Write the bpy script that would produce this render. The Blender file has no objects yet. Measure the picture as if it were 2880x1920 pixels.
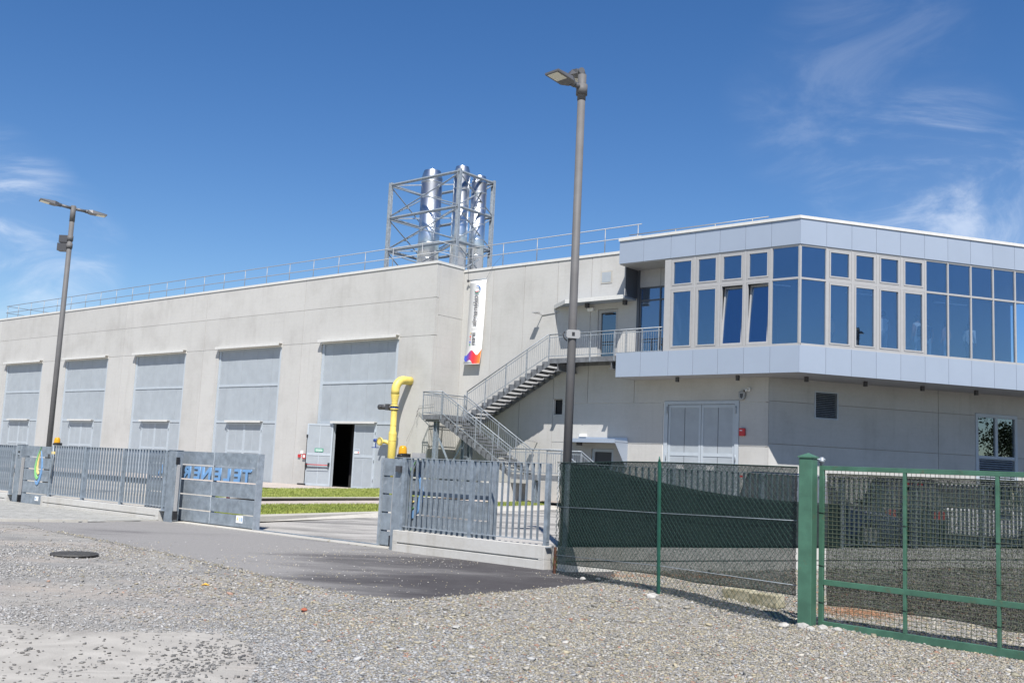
import bpy, bmesh, math, random
import numpy as np
from mathutils import Matrix, Vector
random.seed(7); rng = np.random.default_rng(11)
R = math.radians
SC = bpy.context.scene
COL = SC.collection

# ------------------------------------------------------------------ camera
PITCH, ROLL = R(7.163), R(2.678)
cp, sp, cr, sr = math.cos(PITCH), math.sin(PITCH), math.cos(ROLL), math.sin(ROLL)
FW = Vector((0, cp, sp)); UU = Vector((0, -sp, cp)); XX = Vector((1, 0, 0))
CX = cr*XX + sr*UU; CU = -sr*XX + cr*UU
CAMP = Vector((0, 0, 1.6))
cam_d = bpy.data.cameras.new('camera'); cam = bpy.data.objects.new('camera', cam_d); COL.objects.link(cam)
cam_d.lens = 35.75; cam_d.sensor_width = 36; cam_d.clip_start = .1; cam_d.clip_end = 3000
M = Matrix.Identity(4)
for i in range(3): M[i][0], M[i][1], M[i][2], M[i][3] = CX[i], CU[i], -FW[i], CAMP[i]
cam.matrix_world = M
SC.camera = cam

# ------------------------------------------------------------------ sky + sun
SUN_EL, SUN_AZ = 54.0, 178.0          # azimuth measured clockwise from +Y: the sun stands behind the camera
W = bpy.data.worlds.new('World'); SC.world = W; W.use_nodes = True
nt = W.node_tree; nd = nt.nodes; lk = nt.links
for n in list(nd): nd.remove(n)
out = nd.new('ShaderNodeOutputWorld'); bg = nd.new('ShaderNodeBackground')
sky = nd.new('ShaderNodeTexSky'); sky.sky_type = 'NISHITA'; sky.sun_disc = False
sky.sun_elevation = R(SUN_EL); sky.sun_rotation = R(SUN_AZ)
sky.altitude = 200; sky.air_density = 1.0; sky.dust_density = .2; sky.ozone_density = 2.2
bg.inputs[1].default_value = .080
tc = nd.new('ShaderNodeTexCoord')
def wmath(op, a, b=None, clamp=False):
    m = nd.new('ShaderNodeMath'); m.operation = op; m.use_clamp = clamp
    for i, v in enumerate((a, b)):
        if v is None: continue
        if isinstance(v, (int, float)): m.inputs[i].default_value = v
        else: lk.new(v, m.inputs[i])
    return m.outputs[0]
# thin cirrus: warped streaky noise, gathered in a few patches round the whole sky
mp = nd.new('ShaderNodeMapping'); mp.inputs['Rotation'].default_value = (R(20), R(28), R(-24)); mp.inputs['Scale'].default_value = (3.0, 3.6, 7.5)
lk.new(tc.outputs['Generated'], mp.inputs[0])
nz = nd.new('ShaderNodeTexNoise'); nz.inputs['Scale'].default_value = 1.6; nz.inputs['Detail'].default_value = 9; nz.inputs['Roughness'].default_value = .62; nz.inputs['Distortion'].default_value = 1.6
lk.new(mp.outputs[0], nz.inputs['Vector'])
def blob(dirv, r0, r1, amt):
    d = nd.new('ShaderNodeVectorMath'); d.operation = 'DOT_PRODUCT'
    lk.new(tc.outputs['Generated'], d.inputs[0]); d.inputs[1].default_value = Vector(dirv).normalized()
    mr = nd.new('ShaderNodeMapRange'); mr.interpolation_type = 'SMOOTHSTEP'
    mr.inputs[1].default_value = math.cos(R(r1)); mr.inputs[2].default_value = math.cos(R(r0)); mr.inputs[4].default_value = amt
    lk.new(d.outputs['Value'], mr.inputs[0]); return mr.outputs[0]
mask = None
for b in [((.39, .885, .262), 0, 5, .9), ((.36, .90, .235), 0, 4, .8), ((.43, .87, .245), 0, 5, .75), ((.31, .87, .385), 0, 6, .16), ((.28, .895, .345), 0, 6, .22), ((.33, .90, .29), 0, 5, .42), ((.37, .89, .30), 0, 5, .6), ((-.46, .865, .195), 0, 5, 1.15), ((-.42, .89, .17), 0, 4.5, .85), ((-.47, .87, .14), 0, 4, .5), ((-.9, .3, .4), 3, 16, .5), ((.8, -.4, .45), 4, 18, .5), ((-.3, -.8, .6), 4, 20, .4)]:
    o = blob(*b); mask = o if mask is None else wmath('MAXIMUM', mask, o)
ns = nd.new('ShaderNodeMapRange'); ns.interpolation_type = 'SMOOTHSTEP'; ns.inputs[1].default_value = .36; ns.inputs[2].default_value = .74
lk.new(nz.outputs['Fac'], ns.inputs[0])
cl = wmath('MULTIPLY', wmath('MULTIPLY', mask, wmath('POWER', ns.outputs[0], 1.5)), .50)
cl2 = wmath('ADD', cl, wmath('MULTIPLY', mask, .035), True)
hs = nd.new('ShaderNodeHueSaturation'); hs.inputs['Hue'].default_value = .508; hs.inputs['Saturation'].default_value = 1.30; hs.inputs['Value'].default_value = 1.0
lk.new(sky.outputs[0], hs.inputs['Color'])
mx = nd.new('ShaderNodeMix'); mx.data_type = 'RGBA'
lk.new(cl2, mx.inputs[0]); lk.new(hs.outputs[0], mx.inputs[6]); mx.inputs[7].default_value = (8.6, 9.0, 9.6, 1)
lk.new(mx.outputs[2], bg.inputs[0]); lk.new(bg.outputs[0], out.inputs[0])

sd = bpy.data.lights.new('sun', 'SUN'); sd.energy = 5.0; sd.angle = R(.53); sd.color = (1, .965, .915)
so = bpy.data.objects.new('sun', sd); COL.objects.link(so)
sv = Vector((math.sin(R(SUN_AZ))*math.cos(R(SUN_EL)), math.cos(R(SUN_AZ))*math.cos(R(SUN_EL)), math.sin(R(SUN_EL))))
so.rotation_euler = sv.to_track_quat('Z', 'Y').to_euler(); so.location = (10, -30, 60)

SC.view_settings.view_transform = 'Standard'; SC.view_settings.look = 'None'
SC.view_settings.exposure = 0.62; SC.view_settings.gamma = 1; SC.view_settings.use_curve_mapping = False
SC.cycles.max_bounces = 8; SC.cycles.transparent_max_bounces = 16

# ------------------------------------------------------------------ frames
DEG_A = 139.643; DEG_D = 16.564
EV = Vector((-math.cos(R(DEG_A)), -math.sin(R(DEG_A)), 0))      # along the long facade, to the right
NV = Vector((EV.y, -EV.x, 0))                                   # outwards from the facade
OO = Vector((-2.58, 51.0, 0))
ROT_A = R(DEG_A-180); ROT_D = R(DEG_D)
def P(s, n, z=0): return OO + EV*s + NV*n + Vector((0, 0, z))
QD = P(18.74, 1.46); CE = P(16.83, 0)
DV = Vector((math.cos(ROT_D), math.sin(ROT_D), 0)); DN = Vector((math.sin(ROT_D), -math.cos(ROT_D), 0))
def at(x, y, z):                     # ground point seen at pixel (x, y) of the 2880 x 1920 survey photo, at height z
    d = FW + CX*((x-1440)/2860) - CU*((y-960)/2860)
    return CAMP + d*((z-CAMP.z)/d.z)

# ------------------------------------------------------------------ materials
def nodes(name):
    m = bpy.data.materials.new(name); m.use_nodes = True
    return m, m.node_tree.nodes, m.node_tree.links, m.node_tree.nodes['Principled BSDF']
def mat(name, c, rough=.6, metal=0, var=0, vscale=6, bump=0, bscale=60, spec=.5, rnd=0, c2=None, stretch=None, chip=None, chip_at=.66):
    m, n, l, b = nodes(name)
    b.inputs['Base Color'].default_value = (*c, 1); b.inputs['Roughness'].default_value = rough; b.inputs['Metallic'].default_value = metal
    b.inputs['Specular IOR Level'].default_value = spec
    t = n.new('ShaderNodeTexCoord'); vec = t.outputs['Object']
    if stretch:
        mpn = n.new('ShaderNodeMapping'); mpn.inputs['Scale'].default_value = stretch; l.new(vec, mpn.inputs[0]); vec = mpn.outputs[0]
    if var or c2 or rnd:
        nzz = n.new('ShaderNodeTexNoise'); nzz.inputs['Scale'].default_value = vscale; nzz.inputs['Detail'].default_value = 6; nzz.inputs['Roughness'].default_value = .6
        l.new(vec, nzz.inputs['Vector'])
        cr_ = n.new('ShaderNodeValToRGB'); e = cr_.color_ramp.elements
        a = c2 if c2 else tuple(max(0, k*(1-var)) for k in c); z = c if c2 else tuple(min(1, k*(1+var)) for k in c)
        e[0].position = .36; e[0].color = (*a, 1); e[1].position = .66; e[1].color = (*z, 1)
        l.new(nzz.outputs['Fac'], cr_.inputs[0]); o = cr_.outputs[0]
        if rnd:
            oi = n.new('ShaderNodeObjectInfo'); mr = n.new('ShaderNodeMapRange'); mr.inputs[3].default_value = 1-rnd; mr.inputs[4].default_value = 1+rnd
            l.new(oi.outputs['Random'], mr.inputs[0])
            h = n.new('ShaderNodeHueSaturation'); l.new(mr.outputs[0], h.inputs['Value']); l.new(o, h.inputs['Color']); o = h.outputs[0]
        if chip:
            for sc_, lo_ in ((7, chip_at), (38, chip_at+.03)):
                n3 = n.new('ShaderNodeTexNoise'); n3.inputs['Scale'].default_value = sc_; n3.inputs['Detail'].default_value = 8; n3.inputs['Roughness'].default_value = .7; l.new(vec, n3.inputs['Vector'])
                m3 = n.new('ShaderNodeMapRange'); m3.inputs[1].default_value = lo_; m3.inputs[2].default_value = lo_+.05; m3.inputs[4].default_value = .8; l.new(n3.outputs['Fac'], m3.inputs[0])
                x3 = n.new('ShaderNodeMix'); x3.data_type = 'RGBA'; l.new(m3.outputs[0], x3.inputs[0]); l.new(o, x3.inputs[6]); x3.inputs[7].default_value = (*chip, 1); o = x3.outputs[2]
        l.new(o, b.inputs['Base Color'])
    if bump:
        n2 = n.new('ShaderNodeTexNoise'); n2.inputs['Scale'].default_value = bscale; n2.inputs['Detail'].default_value = 4; l.new(t.outputs['Object'], n2.inputs['Vector'])
        bp = n.new('ShaderNodeBump'); bp.inputs['Strength'].default_value = bump; bp.inputs['Distance'].default_value = .02
        l.new(n2.outputs['Fac'], bp.inputs['Height']); l.new(bp.outputs[0], b.inputs['Normal'])
    return m
def concrete(name, c, dark, rnd=.03, streak=.35, blot=.5):
    m, n, l, b = nodes(name); b.inputs['Roughness'].default_value = .85; b.inputs['Specular IOR Level'].default_value = .25
    t = n.new('ShaderNodeTexCoord')
    def noise(scale, st, det=6, off=0):
        mpn = n.new('ShaderNodeMapping'); mpn.inputs['Scale'].default_value = st; mpn.inputs['Location'].default_value = (off, off, off)
        l.new(t.outputs['Object'], mpn.inputs[0]); q = n.new('ShaderNodeTexNoise'); q.inputs['Scale'].default_value = scale; q.inputs['Detail'].default_value = det; q.inputs['Roughness'].default_value = .62
        l.new(mpn.outputs[0], q.inputs['Vector']); return q.outputs['Fac']
    def ramp(f, a, z):
        r = n.new('ShaderNodeMapRange'); r.interpolation_type = 'SMOOTHSTEP'; r.inputs[1].default_value = a; r.inputs[2].default_value = z; l.new(f, r.inputs[0]); return r.outputs[0]
    def mul(a, k):
        q = n.new('ShaderNodeMath'); q.operation = 'MULTIPLY'; l.new(a, q.inputs[0])
        if isinstance(k, float): q.inputs[1].default_value = k
        else: l.new(k, q.inputs[1])
        return q.outputs[0]
    s = mul(ramp(noise(1.0, (3.2, 3.2, .22)), .5, .78), streak)            # rain streaks running down
    bl = mul(ramp(noise(.55, (1, 1, 1), 7, 5), .42, .75), blot)            # cloudy casting blotches
    fi = mul(ramp(noise(9, (1, 1, 1), 5, 9), .35, .8), .22)
    hz_ = mul(ramp(noise(1.0, (.5, .5, 14), 3, 2), .45, .8), .16)          # faint horizontal board marks
    def add(a, c_):
        q = n.new('ShaderNodeMath'); q.operation = 'ADD'; q.use_clamp = True; l.new(a, q.inputs[0]); l.new(c_, q.inputs[1]); return q.outputs[0]
    f = add(add(s, bl), add(fi, hz_))
    mxx = n.new('ShaderNodeMix'); mxx.data_type = 'RGBA'; l.new(f, mxx.inputs[0]); mxx.inputs[6].default_value = (*c, 1); mxx.inputs[7].default_value = (*dark, 1)
    oi = n.new('ShaderNodeObjectInfo'); mr = n.new('ShaderNodeMapRange'); mr.inputs[3].default_value = 1-rnd; mr.inputs[4].default_value = 1+rnd; l.new(oi.outputs['Random'], mr.inputs[0])
    h = n.new('ShaderNodeHueSaturation'); l.new(mr.outputs[0], h.inputs['Value']); l.new(mxx.outputs[2], h.inputs['Color']); l.new(h.outputs[0], b.inputs['Base Color'])
    bp = n.new('ShaderNodeBump'); bp.inputs['Strength'].default_value = .25; bp.inputs['Distance'].default_value = .01; l.new(noise(30, (1, 1, 1), 4), bp.inputs['Height']); l.new(bp.outputs[0], b.inputs['Normal'])
    return m
CONC = concrete('concrete_panel', (.445, .438, .418), (.335, .325, .305), .035, .36, .5)
CONCW = concrete('concrete_kerb_wall', (.50, .49, .465), (.36, .335, .29), .02, .5, .45)
CONCK = concrete('concrete_kerb', (.42, .40, .36), (.25, .24, .21), .05)
SEAL = mat('white_sealant', (.72, .70, .66), .7)
DARKJ = mat('joint_backing', (.30, .28, .25), .9)
DOOR = mat('door_grey', (.315, .345, .37), .5, var=.05, vscale=2, rnd=.025, spec=.35)
DOORF = mat('door_frame_grey', (.38, .42, .455), .45, var=.04, vscale=3)
GALV = mat('galvanised_steel', (.245, .285, .325), .5, .3, var=.22, vscale=9, bump=.05); GALVB = mat('galvanised_board', (.215, .248, .280), .5, .2, var=.2, vscale=5, bump=.04, rnd=.06, chip=(.32, .35, .38), chip_at=.60)
GALVL = mat('galvanised_light', (.30, .335, .37), .5, .3, var=.18, vscale=7)
GALVR = mat('galvanised_stair', (.25, .275, .30), .55, .25, var=.2, vscale=8)
GALVD = mat('stair_plate_grey', (.15, .155, .165), .55, .2, var=.25, vscale=6)
CLAD = mat('pale_blue_cladding', (.305, .352, .425), .38, .15, var=.015, vscale=1, rnd=.025, spec=.5)
COPE = mat('coping_metal', (.58, .57, .54), .5, .1, var=.05)
SOFF = mat('soffit_grey', (.36, .36, .37), .5, .0, var=.03, rnd=.02)
FRAME = mat('window_frame_taupe', (.36, .355, .35), .45, .1, var=.03)
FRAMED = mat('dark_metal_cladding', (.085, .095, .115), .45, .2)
POLE = mat('lamp_pole_grey', (.115, .112, .112), .62, 0, var=.08, vscale=3, spec=.3)
BRKT = mat('pale_bracket', (.30, .30, .30), .5, .2); LAMPM = mat('lamp_head_grey', (.10, .10, .105), .5, .15)
STAIN = mat('stainless_steel', (.66, .69, .72), .33, 1.0)
STAINC = mat('stainless_cap', (.60, .60, .60), .3, 1.0)
RAILM = mat('roof_rail', (.27, .28, .29), .5, .4)
GREEN = mat('green_paint', (.048, .124, .082), .55, var=.2, vscale=5, bump=.03, chip=(.075, .10, .06), chip_at=.61)
GREEND = mat('green_post_paint', (.012, .075, .052), .55, var=.15)
WIRE = mat('green_wire', (.02, .055, .042), .5, .1)
GWIRE = mat('mesh_wire', (.10, .115, .075), .6, .2, var=.3, vscale=30)
YEL = mat('gas_yellow', (.66, .52, .13), .5, var=.07, vscale=4, chip=(.42, .34, .12), chip_at=.64)
BLK = mat('black_plastic', (.015, .015, .017), .45)
DGREY = mat('dark_grey', (.05, .05, .055), .5)
BLUEP = mat('blue_valve', (.02, .05, .22), .4)
LBLUE = mat('letter_blue', (.145, .29, .50), .6)
LGREEN = mat('logo_green', (.22, .52, .19), .45)
LYEL = mat('logo_yellow', (.80, .62, .22), .45)
WHITE = mat('white_paint', (.78, .78, .77), .5)
RED = mat('red_paint', (.45, .02, .025), .4)
ORANGE = mat('orange', (.75, .33, .05), .5)
AMBER, an, al, ab = nodes('amber_lens'); ab.inputs['Base Color'].default_value = (.72, .36, .01, 1); ab.inputs['Roughness'].default_value = .2; ab.inputs['Transmission Weight'].default_value = .25
LENS = mat('led_panel', (.62, .60, .50), .35, var=.12, vscale=40)
SIGNG = mat('exit_green', (.02, .26, .15), .5)
RUST = mat('rusty_iron', (.10, .04, .022), .9, var=.4, vscale=30)
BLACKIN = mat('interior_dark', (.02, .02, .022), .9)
PLASTER = mat('office_wall', (.16, .18, .21), .8)
FLOORM = mat('office_floor', (.10, .10, .11), .6)
CEILM = mat('office_ceiling', (.22, .24, .26), .8)
ROOFM = mat('roof_membrane', (.30, .30, .30), .9)
DRIED = mat('dried_weeds', (.33, .17, .09), .9, var=.4, vscale=20)
BLOCKM = mat('old_concrete_block', (.40, .37, .28), .95, bump=.6, bscale=25, c2=(.20, .18, .11), vscale=9)
IRON = mat('cast_iron', (.07, .068, .065), .7, .3, var=.3, vscale=20)
STONEW = mat('white_stone', (.37, .36, .335), .9, var=.25, vscale=14, bump=.4, bscale=30)
LEAFY = mat('yellow_leaf', (.55, .30, .03), .7)

def glass(name, refl, tint, trans):
    m, n, l, b = nodes(name); n.remove(b)
    g = n.new('ShaderNodeBsdfGlossy'); g.inputs['Roughness'].default_value = .0; g.inputs['Color'].default_value = (*tint, 1)
    t = n.new('ShaderNodeBsdfTransparent'); t.inputs['Color'].default_value = (*trans, 1)
    lw = n.new('ShaderNodeLayerWeight'); lw.inputs['Blend'].default_value = .25
    mr = n.new('ShaderNodeMapRange'); mr.inputs[3].default_value = refl; mr.inputs[4].default_value = min(1, refl+.5); l.new(lw.outputs['Fresnel'], mr.inputs[0])
    # very slight waviness of the panes
    tcn = n.new('ShaderNodeTexCoord'); nz_ = n.new('ShaderNodeTexNoise'); nz_.inputs['Scale'].default_value = .8; l.new(tcn.outputs['Object'], nz_.inputs['Vector'])
    bp = n.new('ShaderNodeBump'); bp.inputs['Strength'].default_value = .04; bp.inputs['Distance'].default_value = .02; l.new(nz_.outputs['Fac'], bp.inputs['Height']); l.new(bp.outputs[0], g.inputs['Normal'])
    ms = n.new('ShaderNodeMixShader'); l.new(mr.outputs[0], ms.inputs[0]); l.new(t.outputs[0], ms.inputs[1]); l.new(g.outputs[0], ms.inputs[2])
    l.new(ms.outputs[0], n['Material Output'].inputs[0]); return m
GLASS = glass('solar_glass', .205, (.61, .785, 1.0), (.78, .85, .92))
GLASSD = glass('dark_glass', .25, (.8, .9, 1.0), (.08, .10, .13))

def netmat(name, c, alpha, sc):
    m, n, l, b = nodes(name); b.inputs['Base Color'].default_value = (*c, 1); b.inputs['Roughness'].default_value = .8; b.inputs['Specular IOR Level'].default_value = .15
    t = n.new('ShaderNodeTexCoord'); tr = n.new('ShaderNodeBsdfTransparent')
    mpn = n.new('ShaderNodeMapping'); mpn.inputs['Scale'].default_value = (1, 1, .6); l.new(t.outputs['Object'], mpn.inputs[0])
    z = n.new('ShaderNodeTexNoise'); z.inputs['Scale'].default_value = sc; z.inputs['Detail'].default_value = 2; l.new(mpn.outputs[0], z.inputs['Vector'])
    z2 = n.new('ShaderNodeTexNoise'); z2.inputs['Scale'].default_value = 5; l.new(t.outputs['Object'], z2.inputs['Vector'])
    mr = n.new('ShaderNodeMapRange'); mr.inputs[1].default_value = .36; mr.inputs[2].default_value = .64; mr.inputs[3].default_value = alpha-.17; mr.inputs[4].default_value = alpha+.17; l.new(z.outputs['Fac'], mr.inputs[0])
    ad = n.new('ShaderNodeMath'); ad.operation = 'MULTIPLY_ADD'; ad.use_clamp = True; l.new(z2.outputs['Fac'], ad.inputs[0]); ad.inputs[1].default_value = .16; l.new(mr.outputs[0], ad.inputs[2])
    ms = n.new('ShaderNodeMixShader'); l.new(ad.outputs[0], ms.inputs[0]); l.new(tr.outputs[0], ms.inputs[1]); l.new(b.outputs[0], ms.inputs[2]); l.new(ms.outputs[0], n['Material Output'].inputs[0])
    return m
NET = netmat('shade_net', (.010, .026, .023), .66, 120)
NETG = netmat('gate_shade_net', (.010, .024, .021), .72, 120)
NETD = mat('shade_net_dense', (.022, .030, .031), .85, var=.25, vscale=14, bump=.5, bscale=14, spec=.2)

# ------------------------------------------------------------------ mesh builder
class MB:
    def __init__(s): s.v, s.f, s.m, s.sm = [], [], [], []
    def quad(s, pts, mi=0, sm=False):
        k = len(s.v); s.v += [tuple(p) for p in pts]; s.f.append(tuple(range(k, k+len(pts)))); s.m.append(mi); s.sm.append(sm); return s
    def box(s, x0, x1, y0, y1, z0, z1, mi=0):
        k = len(s.v)
        s.v += [(x, y, z) for z in (z0, z1) for y in (y0, y1) for x in (x0, x1)]
        for q in ((0, 2, 3, 1), (4, 5, 7, 6), (0, 1, 5, 4), (2, 6, 7, 3), (0, 4, 6, 2), (1, 3, 7, 5)):
            s.f.append(tuple(k+i for i in q)); s.m.append(mi); s.sm.append(False)
        return s
    def obox(s, c, ax, ay, az, mi=0):      # oriented box: centre and three half-axis vectors
        c, ax, ay, az = map(Vector, (c, ax, ay, az)); k = len(s.v)
        s.v += [tuple(c+ax*i+ay*j+az*h) for h in (-1, 1) for j in (-1, 1) for i in (-1, 1)]
        for q in ((0, 2, 3, 1), (4, 5, 7, 6), (0, 1, 5, 4), (2, 6, 7, 3), (0, 4, 6, 2), (1, 3, 7, 5)):
            s.f.append(tuple(k+i for i in q)); s.m.append(mi); s.sm.append(False)
        return s
    def bar(s, a, b, w, h, up=(0, 0, 1), mi=0):
        a, b = Vector(a), Vector(b); d = (b-a); u = Vector(up); 
        x = d.normalized(); y = u.cross(x)
        if y.length < 1e-4: y = Vector((1, 0, 0)).cross(x)
        y.normalize(); z = x.cross(y)
        return s.obox((a+b)/2, d/2, y*w/2, z*h/2, mi)
    def tube(s, pts, r, n=8, mi=0, caps=True, sm=True):
        pts = [Vector(p) for p in pts]; rs = r if isinstance(r, (list, tuple)) else [r]*len(pts)
        k = len(s.v); ref = None
        for i, p in enumerate(pts):
            t = (pts[min(i+1, len(pts)-1)] - pts[max(i-1, 0)])
            if t.length < 1e-9: t = Vector((0, 0, 1))
            t.normalize()
            if ref is None: ref = Vector((0, 0, 1)).cross(t) if abs(t.z) < .9 else Vector((1, 0, 0)).cross(t)
            a = (ref - t*ref.dot(t)).normalized(); ref = a; b = t.cross(a)
            for j in range(n):
                an_ = 2*math.pi*j/n; s.v.append(tuple(p+a*(rs[i]*math.cos(an_))+b*(rs[i]*math.sin(an_))))
        for i in range(len(pts)-1):
            for j in range(n):
                s.f.append((k+i*n+j, k+i*n+(j+1) % n, k+(i+1)*n+(j+1) % n, k+(i+1)*n+j)); s.m.append(mi); s.sm.append(sm)
        if caps:
            s.f.append(tuple(k+j for j in reversed(range(n)))); s.m.append(mi); s.sm.append(False)
            e = k+(len(pts)-1)*n; s.f.append(tuple(e+j for j in range(n))); s.m.append(mi); s.sm.append(False)
        return s
    def prism(s, poly, y0, y1, mi=0):      # polygon in (x, z) extruded along y
        k = len(s.v); n = len(poly)
        s.v += [(x, y0, z) for x, z in poly] + [(x, y1, z) for x, z in poly]
        s.f.append(tuple(range(k, k+n))); s.f.append(tuple(reversed(range(k+n, k+2*n)))); s.m += [mi, mi]; s.sm += [False]*2
        for i in range(n):
            j = (i+1) % n; s.f.append((k+j, k+i, k+n+i, k+n+j)); s.m.append(mi); s.sm.append(False)
        return s
    def slab(s, poly, z0, z1, mi=0):       # polygon in (x, y) extruded along z
        k = len(s.v); n = len(poly)
        s.v += [(p[0], p[1], z0) for p in poly] + [(p[0], p[1], z1) for p in poly]
        s.f.append(tuple(reversed(range(k, k+n)))); s.f.append(tuple(range(k+n, k+2*n))); s.m += [mi, mi]; s.sm += [False]*2
        for i in range(n):
            j = (i+1) % n; s.f.append((k+i, k+j, k+n+j, k+n+i)); s.m.append(mi); s.sm.append(False)
        return s
    def mesh(s, name, mats):
        me = bpy.data.meshes.new(name); me.from_pydata(s.v, [], s.f)
        for m_ in (mats if isinstance(mats, (list, tuple)) else [mats]): me.materials.append(m_)
        me.polygons.foreach_set('material_index', s.m); me.polygons.foreach_set('use_smooth', s.sm)
        bm = bmesh.new(); bm.from_mesh(me); bmesh.ops.recalc_face_normals(bm, faces=bm.faces); bm.to_mesh(me); bm.free()
        me.update(); return me
    def build(s, name, mats, parent=None, bevel=0, weld=False, **kw):
        me = s.mesh(name, mats)
        if weld:
            bm = bmesh.new(); bm.from_mesh(me); bmesh.ops.remove_doubles(bm, verts=bm.verts, dist=1e-4); bmesh.ops.recalc_face_normals(bm, faces=bm.faces); bm.to_mesh(me); bm.free()
        return link(name, me, parent, bevel=bevel, **kw)
def link(name, me, parent=None, loc=None, rotz=None, bevel=0, kind=None, label=None, cat=None, group=None):
    o = bpy.data.objects.new(name, me); COL.objects.link(o)
    if parent: o.parent = parent
    if loc is not None: o.location = loc
    if rotz is not None: o.rotation_euler = (0, 0, rotz)
    if bevel:
        b = o.modifiers.new('bevel', 'BEVEL'); b.width = bevel; b.segments = 2; b.limit_method = 'ANGLE'; b.angle_limit = R(40)
    if kind: o['kind'] = kind
    if label: o['label'] = label
    if cat: o['category'] = cat
    if group: o['group'] = group
    return o
def thing(name, label, cat, loc=(0, 0, 0), rotz=0, group=None):
    o = bpy.data.objects.new(name, None); COL.objects.link(o); o.empty_display_size = .2
    o.location = loc; o.rotation_euler = (0, 0, rotz); o['label'] = label; o['category'] = cat
    if group: o['group'] = group
    return o
def copy_tree(o, parent=None):
    c = o.copy(); COL.objects.link(c)
    if parent is not None: c.parent = parent
    for ch in list(o.children): copy_tree(ch, c)
    return c
def text_mesh(body, size, depth=.004, align='LEFT', off=0):
    cu = bpy.data.curves.new('t', 'FONT'); cu.body = body; cu.size = size; cu.extrude = depth; cu.align_x = align; cu.offset = off; cu.resolution_u = 3
    o = bpy.data.objects.new('t', cu); COL.objects.link(o)
    bpy.context.view_layer.update()
    me = bpy.data.meshes.new_from_object(o.evaluated_get(bpy.context.evaluated_depsgraph_get()))
    bpy.data.objects.remove(o); bpy.data.curves.remove(cu); return me
def text_obj(name, body, size, m, origin, u, v, parent=None, depth=.004, align='LEFT', sx=1.0, off=0, fit=None, **kw):
    me = text_mesh(body, size, depth, align, off)
    if fit: xs_ = [v.co.x for v in me.vertices]; sx = fit/(max(xs_)-min(xs_))
    u, v = Vector(u), Vector(v); w = u.cross(v); 
    if w.y > 0: w = -w                                    # depth towards the viewer side (-y)
    o_ = Vector(origin)
    for vt in me.vertices: c = vt.co.copy(); vt.co = o_ + u*c.x*sx + v*c.y + w*c.z
    me.materials.clear(); me.materials.append(m)
    bm = bmesh.new(); bm.from_mesh(me); bmesh.ops.recalc_face_normals(bm, faces=bm.faces); bm.to_mesh(me); bm.free()
    return link(name, me, parent, **kw)
def grid_panel(mb, x0, x1, z0, z1, y0, y1, holes=(), mi=0):   # a flat panel with rectangular openings, split into boxes
    xs = sorted({x0, x1, *[min(max(h[i], x0), x1) for h in holes for i in (0, 1)]})
    for a, b in zip(xs[:-1], xs[1:]):
        if b-a < 1e-4: continue
        cuts = sorted([(max(h[2], z0), min(h[3], z1)) for h in holes if h[0] <= a+1e-5 and h[1] >= b-1e-5 and h[3] > z0 and h[2] < z1])
        z = z0
        for c0, c1 in cuts:
            if c0-z > 1e-4: mb.box(a, b, y0, y1, z, c0, mi)
            z = max(z, c1)
        if z1-z > 1e-4: mb.box(a, b, y0, y1, z, z1, mi)
    return mb

# ================================================================== BUILDING
BLD = thing('industrial_building', 'long pale concrete plant building with tall grey doors and a glazed blue-grey upper office', 'building', OO, ROT_A)
G = .012                                # half joint
TH = .22
def panel(x0, x1, z0, z1, n=0., holes=(), name='wall_panel', m=None, th=TH):
    mb = MB(); grid_panel(mb, x0+G, x1-G, z0+G, z1-G, -n, -n+th, holes); return mb.build(name, m or CONC, BLD)
NA = 1.94; ZB = .25; Z1, Z2, Z3 = 7.97, 9.85, 11.56
BAYS = [-52.6+9.6*0] ; joints = [-.65+.0]
JA = [0, -10.25, -19.85, -29.45, -39.05, -48.65, -58.2]
doorsx = [(-8.52, -2.48), (-18.18, -12.05), (-27.75, -21.75), (-37.4, -31.35), (-47.05, -41.0), (-56.6, -50.7)]
for i in range(6):
    r_, l_ = JA[i], JA[i+1]; d0, d1 = doorsx[i]
    panel(l_, d0, ZB, Z1, NA); panel(d1, r_, ZB, Z1, NA)
    panel(l_, r_, Z1, Z2, NA); panel(l_, r_, Z2, Z3, NA)
# return wall (facing right) between the two facade planes
for z0, z1 in ((ZB, 5.05), (5.05, 9.0), (9.0, Z3)):
    mb = MB(); mb.box(-TH, 0, -NA+TH+.01, -.0+.1, z0+G, z1-G); mb.build('wall_panel', CONC, BLD)
# backing core, so every joint is a real recess with sealant
mb = MB(); mb.box(-58, -.26, -NA+.03, -NA+.2, Z1-.06, Z3-.05); 
for i in range(6):
    r_, l_ = JA[i], JA[i+1]; d0, d1 = doorsx[i]
    mb.box(l_-.04, d0-.03, -NA+.025, -NA+.19, ZB, Z1-.06); mb.box(d1+.03, r_-.26 if i == 0 else r_-.04, -NA+.025, -NA+.19, ZB, Z1-.06)
mb.box(-.21, -.03, -NA+.3, .05, ZB, Z3-.05)
mb.build('joint_sealant', SEAL, BLD)
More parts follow.
